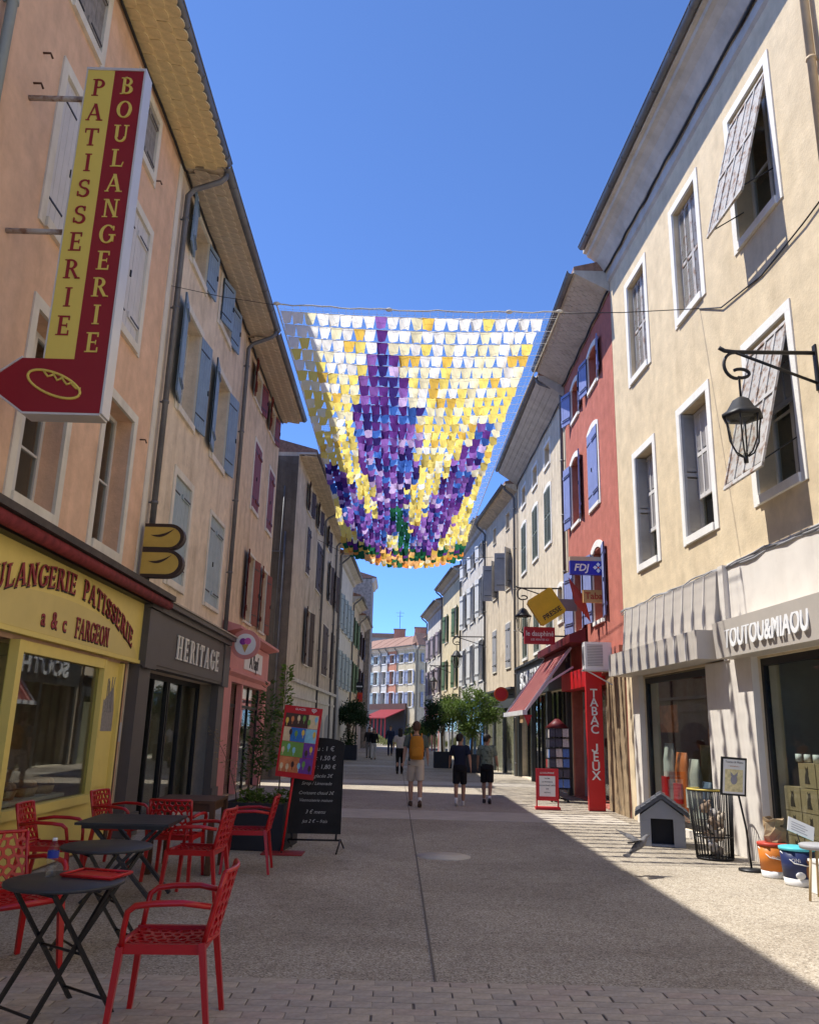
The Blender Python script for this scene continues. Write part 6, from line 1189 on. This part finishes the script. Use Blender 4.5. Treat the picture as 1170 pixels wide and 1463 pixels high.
person('woman in black jacket and white trousers walking towards the camera', -1.42, 46.5, 1.62, 178, SKIN, HAIRB, mat('black_cotton', (.010, .010, .012)), mat('white_cotton', (.6, .57, .52)), mat('black_shoe', (.012, .012, .012)), .16, 1, 'long', 'long', .18, v=.02)
person('person in dark clothes close behind the woman in white trousers', -1.75, 48.2, 1.66, 180, SKIN, HAIRK, mat('charcoal_cotton', (.02, .02, .024)), mat('grey_cotton', (.25, .23, .21)), mat('black_shoe', (.012, .012, .012)), .12, -1, 'long', 'long', .25, v=.02)
person('man in navy suit walking towards the camera in the distance', -.58, 52, 1.74, 180, SKIN, HAIRB, mat('navy_suit', (.012, .02, .055)), mat('navy_suit', (.012, .02, .055)), mat('black_shoe', (.012, .012, .012)), .15, 1, 'long', 'long', v=.02)
person('person in dark green top standing beyond the man with the backpack', 1.55, 51, 1.68, -20, SKIN2, HAIRK, mat('dark_green_cotton', (.012, .05, .04)), mat('dark_green_cotton', (.012, .05, .04)), mat('black_shoe', (.012, .012, .012)), .05, 1, 'short', 'long', v=.02)
person('person in pale shirt far off near the cafe awnings', -2.4, 68, 1.7, 150, SKIN, HAIRB, mat('white_cotton', (.6, .57, .52)), mat('navy_suit', (.012, .02, .055)), mat('black_shoe', (.012, .012, .012)), .1, 1, 'short', 'long', v=.025)
person('person in dark jacket far off at the edge of the square', .6, 72, 1.72, 20, SKIN, HAIRK, mat('charcoal_cotton', (.02, .02, .024)), mat('charcoal_cotton', (.02, .02, .024)), mat('black_shoe', (.012, .012, .012)), .12, -1, 'long', 'long', v=.025)
# ------------------------------------------------------------------ pigeon in flight
pg = thing('pigeon', 'grey pigeon flying low over the sunlit paving by the dog house', 'pigeon', (2.93, 10.6, .34), R(-8)); PGM = mat('pigeon_grey', (.15, .145, .15), rough=.8, var=.35, scale=20); PGD = mat('pigeon_dark', (.06, .055, .06), rough=.8)
pg.rotation_euler = (0, R(-26), R(14)); pg.scale = (.92, .92, .92)
b = MB(); b.tube([(-.17, 0, -.02), (-.1, 0, -.01), (-.02, 0, 0), (.06, 0, .01), (.11, 0, .03), (.14, 0, .045), (.165, 0, .045), (.19, 0, .04)], [.012, .035, .052, .050, .034, .026, .024, .005], 12); b.build('body', PGM, pg)
for k in range(7):
    a = R(-21+7*k); MB().prism([(-.12, -.008), (-.12, .008), (-.25*math.cos(a), -.25*math.sin(a)*.8+.014), (-.26*math.cos(a), -.26*math.sin(a)*.8-.014)], 'z', -.03-.001*k, -.027-.001*k).build('tail_feather', PGD, pg)
for s in (-1, 1):
    M_ = T(.04, s*.03, .035, R(s*58), R(s*(26 if s < 0 else 48)))
    b = MB(); b.M = M_; b.add([(.05, 0, 0), (.055, s*.1, .012), (.03, s*.2, .008), (-.05, s*.17, -.004), (-.075, s*.08, -.004), (-.07, 0, -.004), (.0, s*.1, .02)], [(0, 1, 6), (1, 2, 6), (2, 3, 6), (3, 4, 6), (4, 5, 6), (5, 0, 6)]); w_ = b.build('wing', PGM, pg, fixn=False)
    for k in range(9):
        f_ = k/8; r0 = (.03-.09*f_, s*(.19-.13*f_)); tip = (-.01-.125*f_, s*(.33-.22*f_)); MB_ = MB(); MB_.M = M_; MB_.prism([(r0[0]-.014, r0[1]), (r0[0]+.014, r0[1]), (tip[0]+.01, tip[1]), (tip[0]-.008, tip[1]-s*.01)], 'z', -.003-.001*k, -.001-.001*k); MB_.build('feather', PGM if k % 3 else PGD, w_)
    MB().ball((.158, s*.018, .052), .005, 6, 5).build('eye', REDP, pg)
MB().tube([(.185, 0, .04), (.21, 0, .032)], [.006, .002], 6).build('beak', PGD, pg)
# every separate rod, hook or wire a part of its own
for o in list(bpy.data.objects):
    if o.type == 'MESH' and o.name.split('.')[0] in ('bracket', 'wall_hook', 'support_wire', 'cross_rod', 'stay_bar', 'arm', 'frame', 'end_pipes', 'mullion', 'display_cabinets', 'bread_loaves', 'print_lines', 'hoop'):
        if len(o.data.polygons) < 4000: split_islands(o, .004, 'box')
